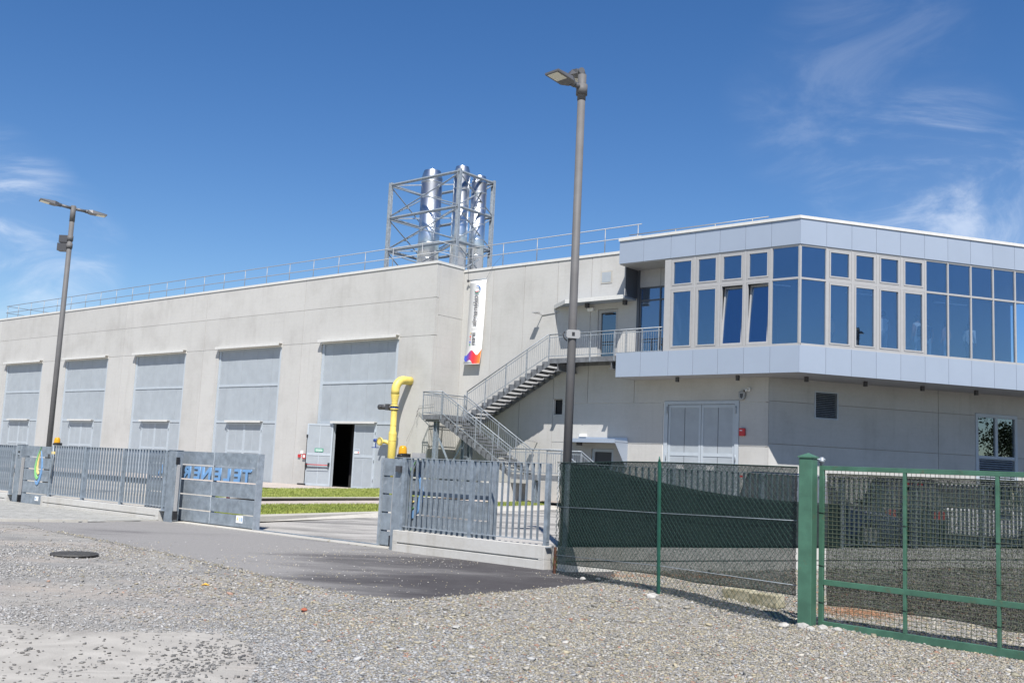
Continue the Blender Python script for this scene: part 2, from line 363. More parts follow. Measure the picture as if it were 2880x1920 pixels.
# recessed wall with narrow vertical panels, then horizontal courses below the office
panel(0, 2.0, ZB, 11.42); panel(2.0, 4.02, ZB, 11.42); panel(4.02, 6.05, ZB, 11.42)
DW = (6.06, 6.60, 4.20, 4.92); UD = (8.42, 9.52, 6.62, 8.95); LD = (8.33, 9.52, .2, 2.70); GD = (12.05, 15.56, .2, 4.79)
mb = MB(); grid_panel(mb, .01, 10.45, 5.7, 11.3, .03, .2, [UD]); grid_panel(mb, .01, 16.7, ZB, 5.6, .03, .2, [DW, LD, GD]); mb.build('joint_sealant', SEAL, BLD)
panel(6.05, 8.0, 4.71, 11.42, holes=[DW]); panel(8.0, 10.5, 4.71, 11.42, holes=[UD])
panel(6.05, 12.0, 2.95, 4.71, holes=[DW]); panel(6.05, 12.0, ZB, 2.95, holes=[LD])
panel(10.5, 16.83, 4.71, 5.74, holes=[GD]); panel(15.55, 16.83, 2.95, 4.71); panel(15.55, 16.83, ZB, 2.95)
# office wing: lower wall facing front right, local x along the wall from the corner
def dpart(mb, name, m, parent=None, org=None, **kw):        # mesh given in the front-right frame (x along, y inwards)
    org = org or CE; Mx = Matrix.Translation((BLD.location*-1)); 
    A_ = Matrix.Rotation(-ROT_A, 4, 'Z') @ Matrix.Translation(-OO) @ Matrix.Translation(Vector((org.x, org.y, 0))) @ Matrix.Rotation(ROT_D, 4, 'Z')
    mb.v = [tuple(A_ @ Vector(v)) for v in mb.v]
    return mb.build(name, m, parent or BLD, **kw)
VG = (2.07, 3.17, 4.17, 5.29); LW = (9.86, 12.04, 1.2, 4.88)
for t0, t1 in ((0, 8.0), (8.0, 15.5)):
    for z0, z1 in ((ZB, 3.08), (3.08, 4.77), (4.77, 5.72)):
        for ta, tb_ in ([(t0, t1)] if t0 < 5 or abs(z0-3.08) > .1 else [(t0, 9.86+G), (12.04-G, t1)]):
            mb = MB(); grid_panel(mb, ta+G, tb_-G, z0+G, z1-G, 0, TH, [VG, LW]); dpart(mb, 'wall_panel', CONC)
mb = MB(); grid_panel(mb, .05, 15.4, ZB, 5.6, .03, .2, [VG, LW]); dpart(mb, 'joint_backing', DARKJ)
# dark inside behind openings
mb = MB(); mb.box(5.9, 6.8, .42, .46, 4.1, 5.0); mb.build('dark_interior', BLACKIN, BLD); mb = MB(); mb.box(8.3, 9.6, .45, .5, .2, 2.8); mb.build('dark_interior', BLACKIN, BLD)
mb = MB(); mb.box(6.08, 6.58, .26, .30, 4.22, 4.9); mb.build('small_window', DGREY, BLD)
mb = MB(); mb.box(6.15, 6.53, .21, .255, 4.27, 4.86); mb.build('window_mesh', BLACKIN, BLD)
mb = MB()
for zz in (4.21, 4.91): mb.box(6.06, 6.6, .1, .3, zz-.015, zz+.015)
mb.build('window_frame', CONC, BLD)
# coping, roofs
mb = MB(); mb.box(-58.3, .03, -NA-.04, -NA+.3, Z3+.0, Z3+.13); mb.box(-.27, .03, -NA+.3, -.045, Z3, Z3+.128); mb.box(-.24, 10.44, -.04, .3, 11.425, 11.55)
mb.build('coping', COPE, BLD)
mb = MB(); mb.box(-58, -.3, -NA+.24, 30, 11.1, 11.2); mb.box(-.3, 10.4, .24, 30, 11.1, 11.195); mb.build('roof', ROOFM, BLD)
mb = MB(); mb.box(-58.2, -58, -NA+.23, 30, ZB, 11.5); mb.box(-58, 10, 29.8, 30, ZB, 11.5); mb.build('rear_wall', CONC, BLD)
mb = MB(); mb.box(-57.9, -.3, 2.0, 2.2, ZB, 11); mb.build('inner_partition', BLACKIN, BLD)

# ---- tall grey doors in the long facade
strip = None
def tall_door(i, opened=False):
    d0, d1 = doorsx[i]; y = -NA+.10
    D = MB(); zt = Z1-.1
    # frame: jambs and rails standing proud of the sheets
    D.box(d0, d0+.2, y-.05, y+.08, ZB, zt); D.box(d1-.19, d1, y-.05, y+.08, ZB, zt)
    D.box(d0+.2, d1-.19, y-.03, y+.08, 5.69, 5.83); D.box(d0+.2, d1-.19, y-.03, y+.08, 3.56, 3.70); D.box(d0+.2, d1-.19, y-.03, y+.08, zt-.05, zt)
    w0, w1 = d0+.2, d1-.19; l0 = d0+(d1-d0)*.235; l1 = d0+(d1-d0)*.765
    D.box(l0-.09, l0, y-.035, y+.08, ZB, 3.56); D.box(l1, l1+.09, y-.035, y+.08, ZB, 3.56)
    dr = D.build('factory_door', DOORF, BLD)
    n_ = 8; w = (w1-w0)/n_
    for (za, zb) in ((3.70, 5.69), (5.83, zt-.05)):
        me = None
        for k in range(n_):
            q = MB(); q.box(w0+k*w+.004, w0+(k+1)*w-.004, y+.0+.004*(k % 2), y+.06, za+.004, zb-.004); q.build('door_panel', DOOR, dr)
    for a, b in ((w0, l0-.09), (l1+.09, w1)):
        q = MB(); q.box(a, b, y+.002, y+.06, ZB, 3.56); q.build('door_panel', DOOR, dr)
    # rain hoods
    q = MB(); q.prism([(d0-.07, Z1+.10), (d1+.05, Z1+.10), (d1+.05, Z1+.13), (d0-.07, Z1+.13)], -NA-.27, -NA+.05)
    q.box(d0-.07, d1+.05, -NA-.275, -NA-.262, Z1-.02, Z1+.13); q.box(d0-.06, d1+.04, -NA-.02, -NA+.0, Z1-.1, Z1+.099)
    q.build('rain_hood', COPE if i else COPE, dr)
    q = MB(); q.box(l0-.12, l1+.12, y-.24, y-.05, 3.66, 3.69); q.box(l0-.12, l1+.12, y-.25, y-.241, 3.59, 3.70); q.build('rain_hood', COPE, dr)
    mid = (l0+l1)/2
    def leaf(x0, x1, mb, yy=y):
        mb.box(x0, x1, yy-.012, yy+.04, ZB+.02, 3.55, 0)
        for xa, xb in ((x0, x0+.09), (x1-.09, x1)): mb.box(xa, xb, yy-.026, yy-.011, ZB+.02, 3.55, 1)
        for za, zb in ((ZB+.02, ZB+.12), (1.84, 1.99), (3.47, 3.55)): mb.box(x0+.09, x1-.09, yy-.026, yy-.011, za, zb, 1)
        mb.box((x0+x1)/2-.01, (x0+x1)/2+.01, yy-.016, yy-.011, ZB+.12, 3.47, 1)
        return mb
    def hinge(x):
        h = MB()
        for zz in (.65, 1.62, 3.05): h.tube([(x, y-.055, zz), (x, y-.055, zz+.22)], .018, 6)
        h.build('hinge', GALVL, dr)
    if not opened:
        leaf(l0+.005, mid-.006, MB()).build('door_leaf', [DOOR, DOORF], dr); leaf(mid+.006, l1-.005, MB()).build('door_leaf', [DOOR, DOORF], dr)
    else:
        mb = leaf(mid+.006, l1-.005, MB()); mb.build('door_leaf', [DOOR, DOORF], dr)
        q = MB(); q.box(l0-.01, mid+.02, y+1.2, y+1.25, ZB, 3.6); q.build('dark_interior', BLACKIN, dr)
        # open leaf, folded back against the wall about its left hinge
        mb = MB(); wl = mid-l0; leaf(0, wl, mb, 0.0)
        mb.box(.0, .09, .041, .056, ZB+.02, 3.55, 1); mb.box(wl-.09, wl, .041, .056, ZB+.02, 3.55, 1); mb.box(.09, wl-.09, .041, .056, 1.86, 2.0, 1)
        mb.box(.09, wl-.09, .041, .056, 3.46, 3.55, 1); mb.box(.09, wl-.09, .041, .056, ZB+.02, ZB+.14, 1); mb.box(wl/2-.02, wl/2+.02, .041, .05, ZB+.14, 3.46, 1)
        bar_ = MB(); bar_.tube([(.12, .13, 1.37), (wl-.1, .13, 1.37)], .022, 8)
        arm = MB(); arm.box(.08, .15, .04, .16, 1.3, 1.5); arm.box(wl-.12, wl-.05, .04, .16, 1.22, 1.44)
        arm.tube([(wl-.03, .08, .4), (wl-.03, .08, 2.85)], .02, 6); arm.box(wl-.07, wl+.0, .05, .12, 2.8, 2.95); arm.box(wl-.1, wl+.35, .03, .16, .28, .36)
        arm.tube([(.1, .14, 1.2), (wl-.15, .14, 1.18)], .012, 6)
        sg = MB(); sg.box(wl*.33, wl*.66, .0565, .062, 2.06, 2.24)
        sgt = MB(); 
        for kk in range(2): sgt.box(wl*.36, wl*.63, .0625, .064, 2.10+.06*kk, 2.13+.06*kk)
        A_ = Matrix.Translation((l0, y-.06, 0)) @ Matrix.Rotation(R(-176+14), 4, 'Z')
        for b_, nm, mm in ((mb, 'door_leaf', [DOOR, DOORF]), (bar_, 'panic_bar', RED), (arm, 'panic_latch', BLK), (sg, 'exit_sign', SIGNG), (sgt, 'sign_lettering', WHITE)):
            b_.v = [tuple(A_ @ Vector(v)) for v in b_.v]; b_.build(nm, mm, dr)
        q = MB(); q.box(mid+.13, mid+.5, y-.034, y-.027, 2.04, 2.28); q.build('paper_notice', WHITE, dr)
        q = MB(); q.box(mid+.14, mid+.49, y-.037, y-.0345, 2.17, 2.27); q.build('notice_print', CLAD, dr)
        q = MB(); q.box(mid+.38, mid+.46, y-.0385, y-.0375, 2.06, 2.15); q.build('notice_stamp', RED, dr)
    hinge(l1+.04); hinge(l0-.04)
    return dr
for i in range(6): tall_door(i, opened=(i == 0))

# ---- utility door below the office (pale double door half in shade)
y = .07
D = MB(); D.box(12.06, 12.24, -.02, .14, ZB, 4.78); D.box(15.37, 15.55, -.02, .14, ZB, 4.78); D.box(12.24, 15.37, -.02, .14, 4.64, 4.78)
ud = D.build('utility_door', DOORF, BLD)
for x0, x1 in ((12.26, 13.81), (13.83, 15.36)):
    q = MB(); q.box(x0, x1, .04, .1, ZB, 4.62, 0)
    for xa, xb in ((x0, x0+.1), (x1-.1, x1)): q.box(xa, xb, .022, .041, ZB, 4.62, 1)
    for za, zb in ((4.5, 4.62), (2.5, 2.64), (ZB, .5)): q.box(x0+.1, x1-.1, .022, .041, za, zb, 1)
    q.box((x0+x1)/2-.007, (x0+x1)/2+.007, .032, .041, .5, 4.5, 2); q.build('door_leaf', [DOOR, DOORF, DGREY], ud)
q = MB()
for x in (12.2, 15.42):
    for zz in (2.3, 4.25): q.tube([(x, -.04, zz), (x, -.04, zz+.3)], .022, 6)
q.build('hinge', GALVL, ud)
for x in (12.7, 14.1):
    q = MB(); q.box(x, x+.35, .012, .0195, 1.95, 2.12); q.build('paper_notice', WHITE, ud)

# ---- upper entrance door and lower entrance door, with canopies
q = MB(); q.box(8.43, 8.58, .04, .2, 6.63, 8.94); q.box(9.38, 9.51, .04, .2, 6.63, 8.94); q.box(8.58, 9.38, .04, .2, 8.80, 8.94); ue = q.build('entrance_door', FRAME, BLD, label='glazed upper entrance door')
q = MB(); q.box(8.58, 9.38, .1, .12, 6.65, 8.8); q.build('pane', GLASSD, ue)
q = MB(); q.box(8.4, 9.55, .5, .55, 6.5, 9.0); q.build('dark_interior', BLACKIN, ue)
q = MB(); q.box(8.7, 9.25, -.03, .03, 8.72, 8.77); q.build('door_closer', DGREY, ue)
q = MB(); q.slab([(5.95, 0), (7.35, -1.0), (10.44, -1.0), (10.44, 0)], 9.22, 9.30); cn = q.build('canopy', CLAD, BLD, label='thin sheet canopy over the upper door')
q = MB(); q.slab([(7.36, -1.0), (10.44, -1.0), (10.44, -1.03), (7.32, -1.03)], 9.16, 9.34); q.slab([(5.95, -.02), (7.34, -1.01), (7.31, -1.04), (5.9, -.02)], 9.16, 9.34); q.build('canopy_edge', COPE, cn)
q = MB(); q.box(7.9, 8.2, -.12, -.005, 8.9, 9.05); q.build('emergency_light', WHITE, BLD)
for x in (7.95, 10.0):
    q = MB(); q.box(x, x+.16, -.4, -.24, 9.02, 9.219); q.build('ceiling_spot', DGREY, BLD)
q = MB(); q.box(8.34, 8.47, .05, .2, ZB, 2.69); q.box(9.39, 9.51, .05, .2, ZB, 2.69); q.box(8.47, 9.39, .05, .2, 2.56, 2.69); le = q.build('entrance_door', DOORF, BLD, label='dark lower entrance door in shade')
q = MB(); q.box(8.47, 9.39, .11, .14, ZB, 2.56); q.build('door_leaf', DGREY, le)
q = MB(); q.slab([(7.05, 0), (7.6, -1.0), (10.26, -1.0), (10.26, 0)], 2.98, 3.06); q.box(7.62, 10.26, -1.02, -.995, 2.93, 3.1); q.box(7.6, 10.25, -.04, -.004, 3.061, 3.2)
cn2 = q.build('canopy', CLAD, BLD, label='low white canopy over the lower door')
q = MB(); q.quad([(10.25, -1.0, 2.98), (10.25, 0, 2.98), (10.25, 0, 1.9), (10.25, -.1, 1.9)]); q.quad([(10.22, -1.0, 2.98), (10.22, 0, 2.98), (10.22, 0, 1.9), (10.22, -.1, 1.9)])
q.quad([(10.22, -1.0, 2.98), (10.25, -1.0, 2.98), (10.25, -.1, 1.9), (10.22, -.1, 1.9)]); q.build('side_wing', CLAD, cn2)
q = MB(); q.box(8.0, 8.18, -.7, -.5, 2.80, 2.979); q.build('ceiling_spot', DGREY, cn2)
q = MB(); q.box(7.7, 8.05, -.09, -.002, 3.21, 3.33); q.build('emergency_light', WHITE, BLD)

# ---- office storey: slabs, cladding, glazing
def poly_front(y1, y2, back, s0=10.50, inset=0.):
    a = (s0, -1.46+inset); q_ = (18.74-inset*.2, -1.46+inset)
    loc = lambda v: (Matrix.Rotation(-ROT_A, 4, 'Z') @ (v-OO))
    e = loc(QD + DV*15.5 - DN*inset); b = loc(QD + DV*15.5 - DN*back); c = (s0, back*.8)
    return [a, q_, (e.x, e.y), (b.x, b.y), c]
mb = MB(); mb.slab(poly_front(0, 0, 8, inset=.07), 10.62, 11.50); 
mb.slab(poly_front(0, 0, 8, inset=.07), 5.76, 6.66); mb.build('floor_slab', SOFF, BLD)
mb = MB(); mb.slab(poly_front(0, 0, 8, inset=.03), 5.70, 5.755); mb.build('soffit', SOFF, BLD)
mb = MB(); mb.slab(poly_front(0, 0, 8, inset=.06), 10.56, 10.618); mb.build('soffit', SOFF, BLD, label='loggia soffit in shade')
mb = MB(); pf = poly_front(0, 0, 8.02, inset=-.05, s0=10.45); mb.slab(pf, 11.585, 11.70); mb.build('coping', COPE, BLD)
s_top = [10.48, 11.72, 13.06, 14.21, 15.33, 16.46, 17.56, 18.74]
for z0, z1 in ((5.70, 6.72), (10.60, 11.575)):
    for a, b in zip(s_top[:-1], s_top[1:]):
        q = MB(); q.box(a+.006, b-.006, -1.46, -1.40, z0, z1); q.build('fascia_panel', CLAD, BLD)
    q = MB(); q.box(10.48, 10.53, -1.395, -.02 if z0 < 8 else .2, z0, z1); q.build('fascia_panel', CLAD, BLD)
    ts = [0, 1.15, 2.27, 3.38, 4.49, 5.61, 6.71, 7.8, 8.89, 9.97, 11.07, 12.17, 13.27, 14.37, 15.47]
    for a, b in zip(ts[:-1], ts[1:]):
        q = MB(); q.box(a+.006, b-.006, 0, .06, z0, z1); dpart(q, 'fascia_panel', CLAD, org=QD)
# glazing: frames are parts, panes their sub-parts
YG = -1.40
def fbox(q, x0, x1, z0, z1, w, y0, y1, mi=0):
    q.box(x0, x0+w, y0, y1, z0, z1, mi); q.box(x1-w, x1, y0, y1, z0, z1, mi); q.box(x0+w, x1-w, y0, y1, z0, z0+w, mi); q.box(x0+w, x1-w, y0, y1, z1-w, z1, mi)
def window(kind, x0, x1, z0, z1, put, yb, tilt=0):
    q = MB(); gl = MB()
    if kind == 'sash':
        if tilt:
            fbox(q, x0, x1, z0, z1, .05, yb-.02, yb+.08)
            t = MB(); fbox(t, x0+.05, x1-.05, z0+.05, z1-.05, .065, yb-.02, yb+.05)
            g2 = MB(); g2.box(x0+.115, x1-.115, yb+.005, yb+.025, z0+.115, z1-.115)
            A_ = Matrix.Translation((0, yb, z0+.05)) @ Matrix.Rotation(R(-tilt), 4, 'X') @ Matrix.Translation((0, -yb, -z0-.05))
            for m_ in (t, g2): m_.v = [tuple(A_ @ Vector(v)) for v in m_.v]
            wf = put(q, 'window', FRAME); sh = put(t, 'sash', FRAME, wf); put(g2, 'pane', GLASS, wf); return wf
        fbox(q, x0, x1, z0, z1, .05, yb-.02, yb+.08); fbox(q, x0+.058, x1-.058, z0+.058, z1-.058, .055, yb-.035, yb+.07)
        gl.box(x0+.113, x1-.113, yb+.012, yb+.035, z0+.113, z1-.113)
    else:
        fbox(q, x0, x1, z0, z1, .012, yb-.0, yb+.06); gl.box(x0+.012, x1-.012, yb+.012, yb+.035, z0+.012, z1-.012)
    cx_, cz_, ax_, az_ = (x0+x1)/2, (z0+z1)/2, random.gauss(0, .0035), random.gauss(0, .0035)     # panes never sit perfectly true
    gl.v = [(v[0], v[1]+(v[0]-cx_)*ax_+(v[2]-cz_)*az_, v[2]) for v in gl.v]
    wf = put(q, 'window', FRAME); put(gl, 'pane', GLASS, wf); return wf
putA = lambda q, nm, m_, par=None: q.build(nm, m_, par or BLD)
putD = lambda q, nm, m_, par=None: dpart(q, nm, m_, par, org=QD)
# grid of mullions and transoms
q = MB(); q.box(12.78, 13.08, YG-.03, YG+.12, 6.725, 10.56)
for x in (14.14, 15.27, 16.40, 17.50): q.box(x, x+.10 if x < 17 else x+.09, YG-.028, YG+.1, 6.80, 10.53)
q.box(18.66, 18.735, YG-.03, YG+.1, 6.8, 10.53)
for za, zb in ((6.722, 6.80), (10.53, 10.595)): q.box(13.08, 18.74, YG-.026, YG+.1, za, zb)
for x0, x1 in ((13.08, 14.14), (14.24, 15.27), (15.37, 16.40), (16.50, 17.50)): q.box(x0, x1, YG-.024, YG+.1, 9.27, 9.375)
q.box(17.59, 18.66, YG-.024, YG+.1, 9.26, 9.33); q.build('curtain_wall_frame', FRAME, BLD)
for k, (x0, x1) in enumerate(((13.09, 14.13), (14.25, 15.26), (15.38, 16.39), (16.51, 17.49))):
    window('sash', x0, x1, 9.38, 10.525, putA, YG); window('sash', x0, x1, 6.805, 9.265, putA, YG, tilt=6 if k >= 2 else 0)
window('fixed', 17.59, 18.66, 9.33, 10.53, putA, YG); window('fixed', 17.59, 18.66, 6.80, 9.26, putA, YG)
q = MB(); q.box(.0, .085, .03, .16, 6.8, 10.53)
for x in (1.155, 2.285, 3.405, 4.515, 5.625): q.box(x, x+.09, .032, .16, 6.8, 10.53)
for x in (6.715, 7.815, 8.90, 9.985, 11.08, 12.18, 13.28, 14.38): q.box(x, x+.055, .032, .16, 6.8, 10.53)
for za, zb in ((6.722, 6.80), (10.53, 10.595)): q.box(.085, 15.4, .034, .16, za, zb)
for x0, x1 in ((1.245, 2.285), (2.375, 3.405), (3.495, 4.515), (4.605, 5.625)): q.box(x0, x1, .036, .16, 9.27, 9.375)
fx = [(.085, 1.155)] + [(5.715, 6.715), (6.77, 7.815), (7.87, 8.90), (8.955, 9.985), (10.04, 11.08), (11.135, 12.18), (12.235, 13.28), (13.335, 14.38), (14.435, 15.4)]
for x0, x1 in fx: q.box(x0, x1, .036, .16, 9.255, 9.32)
dpart(q, 'curtain_wall_frame', FRAME, org=QD)
for x0, x1 in ((1.25, 2.28), (2.38, 3.40), (3.50, 4.51), (4.61, 5.62)):
    window('sash', x0, x1, 9.38, 10.525, putD, .06); window('sash', x0, x1, 6.805, 9.265, putD, .06)
for x0, x1 in fx:
    window('fixed', x0, x1, 9.32, 10.53, putD, .06); window('fixed', x0, x1, 6.80, 9.255, putD, .06)
# office interior
mb = MB(); mb.slab(poly_front(0, 0, 6.2, inset=.2, s0=12.9), 6.70, 6.72); mb.build('office_floor', FLOORM, BLD)
mb = MB(); mb.slab(poly_front(0, 0, 6.2, inset=.2, s0=12.9), 10.50, 10.54); mb.build('office_ceiling', CEILM, BLD)
mb = MB(); mb.box(12.82, 12.9, -1.28, 5, 6.72, 10.5); mb.box(10.6, 15.2, 4.0, 4.1, 6.72, 10.55); mb.build('office_wall', PLASTER, BLD)
mb = MB(); mb.box(2.4, 15.4, 6.1, 6.2, 6.72, 10.5); dpart(mb, 'office_wall', PLASTER, org=QD)
mb = MB(); mb.box(3.9, 4.1, 4.2, 4.4, 6.72, 10.5); dpart(mb, 'office_column', PLASTER, org=QD)
for k in range(3):
    mb = MB(); mb.box(-1+4.2*k, .6+4.2*k, 1.6, 1.72, 9.25, 9.29); dpart(mb, 'office_lamp', WHITE, org=QD)
# loggia at the left end of the office
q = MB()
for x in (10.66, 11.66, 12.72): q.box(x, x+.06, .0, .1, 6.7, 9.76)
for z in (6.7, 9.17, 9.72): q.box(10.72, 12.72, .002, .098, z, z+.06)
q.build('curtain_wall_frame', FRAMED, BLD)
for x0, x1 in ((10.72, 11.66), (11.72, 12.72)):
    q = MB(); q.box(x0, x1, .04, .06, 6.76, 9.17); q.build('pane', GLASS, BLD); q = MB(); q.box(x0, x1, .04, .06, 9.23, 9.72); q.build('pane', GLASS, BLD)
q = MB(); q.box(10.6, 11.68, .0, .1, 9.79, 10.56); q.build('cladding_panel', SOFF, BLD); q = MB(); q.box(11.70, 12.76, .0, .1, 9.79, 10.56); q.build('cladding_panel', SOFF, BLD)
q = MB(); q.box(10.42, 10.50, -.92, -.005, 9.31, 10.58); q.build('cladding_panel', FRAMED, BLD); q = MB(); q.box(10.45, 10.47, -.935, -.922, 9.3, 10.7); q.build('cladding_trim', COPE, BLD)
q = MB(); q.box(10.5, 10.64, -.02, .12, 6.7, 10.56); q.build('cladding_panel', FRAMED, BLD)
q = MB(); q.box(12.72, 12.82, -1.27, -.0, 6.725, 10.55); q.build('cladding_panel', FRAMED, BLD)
q = MB(); q.box(10.54, 12.78, -1.39, 0, 6.662, 6.70); q.build('loggia_floor', SOFF, BLD)
# vents, low window, fire alarm etc. on the office base
def slats(x0, x1, z0, z1, n, org, name='vent_grille', fw=.055):
    q = MB(); fbox(q, x0, x1, z0, z1, fw, -.02, .14); g = dpart(q, name, DOORF, org=org)
    for k in range(n):
        z = z0+fw+(k+.5)*(z1-z0-2*fw)/n; q = MB(); h = (z1-z0-2*fw)/n*.5
        q.quad([(x0+fw, 0, z-h*.8), (x1-fw, 0, z-h*.8), (x1-fw, .07, z+h*.5), (x0+fw, .07, z+h*.5)]); q.quad([(x0+fw, .012, z-h*.8), (x1-fw, .012, z-h*.8), (x1-fw, .082, z+h*.5), (x0+fw, .082, z+h*.5)])
        q.quad([(x0+fw, 0, z-h*.8), (x1-fw, 0, z-h*.8), (x1-fw, .012, z-h*.8), (x0+fw, .012, z-h*.8)])
        dpart(q, 'slat', GALVL, g, org=org)
    q = MB(); q.box(x0+.01, x1-.01, .16, .2, z0, z1); dpart(q, 'vent_backing', BLACKIN, g, org=org)
slats(*VG, 14, CE)
q = MB(); q.box(9.87, 10.0, -.02, .16, 1.6, 4.87); q.box(11.9, 12.03, -.02, .16, 1.6, 4.87); q.box(10.0, 11.9, -.02, .16, 4.72, 4.87); q.box(10.0, 11.9, .0, .15, 3.0, 3.1); q.box(10.89, 11.02, .0, .15, 3.1, 4.72)
lw = dpart(q, 'window', DOORF, org=CE, label='lower window with louvre beneath')
for a, b in ((10.0, 10.89), (11.02, 11.9)):
    q = MB(); q.box(a, b, .06, .08, 3.1, 4.72); dpart(q, 'pane', GLASSD, lw, org=CE)
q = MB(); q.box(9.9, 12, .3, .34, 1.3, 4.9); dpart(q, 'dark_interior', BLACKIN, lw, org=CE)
slats(10.005, 11.895, 1.8, 2.99, 12, CE, fw=.03)
for t in (1.14, 3.81, 6.49, 9.11, 11.75, 14.4):
    q = MB(); q.box(t-.06, t+.06, 1.2, 1.32, 5.50, 5.698); dpart(q, 'soffit_spot', DGREY, org=QD)
for s in (13.15, 15.9):
    q = MB(); q.box(s-.06, s+.06, -.9, -.78, 5.50, 5.698); q.build('soffit_spot', DGREY, BLD)
q = MB(); q.box(8.52, 9.13, -.018, -.002, 10.13, 10.71); q.build('vent_cover', CONCK, BLD); q = MB(); q.box(8.58, 9.07, -.024, -.0185, 10.19, 10.65); q.build('vent_cover', DOOR, BLD)

# ---- wall fittings, each its own thing
def onA(name, label, cat, s, n, z, group=None): return thing(name, label, cat, P(s, n, z), ROT_A, group)
t = onA('fire_alarm_box', 'red fire alarm box on the wall right of the pale utility door', 'alarm box', 15.73, 0, 3.36)
q = MB(); q.box(-.13, .13, -.10, -.002, 0, .31); q.build('housing', RED, t, bevel=.02); q = MB(); q.box(-.09, .02, -.102, -.1005, .2, .23); q.build('print', WHITE, t)
t = onA('alarm_siren', 'silver shield-shaped alarm siren high on the shaded wall under the overhang', 'siren', 15.7, 0, 4.80)
q = MB(); q.prism([(-.15, .33), (.15, .33), (.14, .12), (.07, .0), (-.07, .0), (-.14, .12)], -.12, -.002); q.build('housing', BRKT, t, bevel=.02); q = MB(); q.prism([(-.07, .25), (.07, .25), (.05, .1), (0, .05), (-.05, .1)], -.13, -.121); q.build('shield', DGREY, t)
t = onA('security_camera', 'small white bullet camera above the silver siren', 'camera', 15.98, 0, 5.22)
q = MB(); q.tube([(0, 0, 0), (0, -.1, 0)], .07, 10); q.build('mount', WHITE, t); q = MB(); q.tube([(0, -.1, 0), (-.06, -.3, -.08)], .045, 10); q.build('body', WHITE, t); q = MB(); q.tube([(-.06, -.301, -.08), (-.066, -.315, -.083)], .046, 10); q.build('lens', BLK, t)
for (s, z, lab) in ((5.2, 8.93, 'grey wall lamp on an arm beside the upper canopy'), (5.22, 2.93, 'grey wall lamp above the lowest stair flight')):
    t = onA('wall_lamp', lab, 'lamp', s, 0, z, 'wall lamps beside the stairs')
    q = MB(); q.box(-.14, .14, -.62, -.34, 0, .055); q.build('lamp_head', FRAME, t); q = MB(); q.bar((0, -.36, .02), (0, -.0, -.02), .04, .03); q.bar((0, -.02, -.02), (1.0 if z > 5 else .0, -.02, .06), .03, .03); q.build('arm', FRAME, t)
t = onA('alarm_call_point', 'small red call point left of the open door', 'call point', -9.75, NA, 1.72)
q = MB(); q.box(-.1, .1, -.06, 0, 0, .17); q.build('housing', RED, t)
t = onA('wall_switch_box', 'dark red switch box with white front beside the open door', 'switch box', -9.28, NA, 1.66)
q = MB(); q.box(-.14, .14, -.09, 0, 0, .26); q.build('housing', RED, t); q = MB(); q.box(-.07, .1, -.1, -.091, .06, .2); q.build('cover', WHITE, t)
t = onA('paper_sign', 'small white notice above the two red boxes', 'notice', -9.58, NA, 1.93)
q = MB(); q.box(-.1, .1, -.02, 0, 0, .16); q.build('sheet', WHITE, t)

# ---- roof guard rails
def railing_line(root, pts, heights, r=.022, posts=(), z0=11.5, ph=None):
    for h in heights:
        q = MB(); q.tube([Vector((p[0], p[1], h)) for p in pts], r, 6); q.build('rail', RAILM, root)
    for (x, yy) in posts:
        q = MB(); q.tube([(x, yy, z0), (x, yy, heights[0])], r, 6); q.build('post', RAILM, root)
t = thing('roof_guardrail', 'thin two-bar guard rail along the roof edge of the long facade', 'railing', OO, ROT_A)
railing_line(t, [(-48.5, 5), (-48.5, -1.8), (-.1, -1.8), (-.12, .12), (10.55, .12)], (12.70, 12.16), posts=[(-48.5+2.145*k, -1.8) for k in range(1, 23)]+[(-48.5, -1.7), (-48.5, 1.2), (-.12, -1.0), (.4, .12), (2.45, .12), (4.6, .12), (6.75, .12), (8.58, .12), (10.36, .12)])
t = thing('roof_guardrail', 'low single guard rail on the office roof edge', 'railing', OO, ROT_A)
railing_line(t, [(10.8, -1.2), (17.3, -1.2)], (11.88,), posts=[(11.2, -1.2), (13.1, -1.2), (14.95, -1.2), (16.6, -1.2)], z0=11.68)

# ---- flue tower
TW = thing('steel_tower', 'open galvanised steel lattice frame on the roof round the flues', 'tower', OO, ROT_A)
tx0, tx1, ty0, ty1 = -9.2, -3.58, 3.0, 5.87
zl = [11.2, 14.1, 16.07, 18.1]
for x in (tx0, tx1):
    for yy in (ty0, ty1):
        q = MB(); q.box(x-.1, x+.1, yy-.012, yy+.012, 11.2, 18.25); q.box(x-.1, x-.085, yy-.1, yy+.1, 11.2, 18.25); q.box(x+.085, x+.1, yy-.1, yy+.1, 11.2, 18.25); q.build('post', GALVL, TW)
for z in zl[1:]:
    for a, b in (((tx0, ty0), (tx1, ty0)), ((tx0, ty1), (tx1, ty1)), ((tx0, ty0), (tx0, ty1)), ((tx1, ty0), (tx1, ty1))):
        q = MB(); q.bar((*a, z), (*b, z), .16, .018); q.bar((a[0], a[1], z), (b[0], b[1], z), .02, .18); q.build('beam', GALVL, TW)
zz_ = [12.05]+zl[1:]
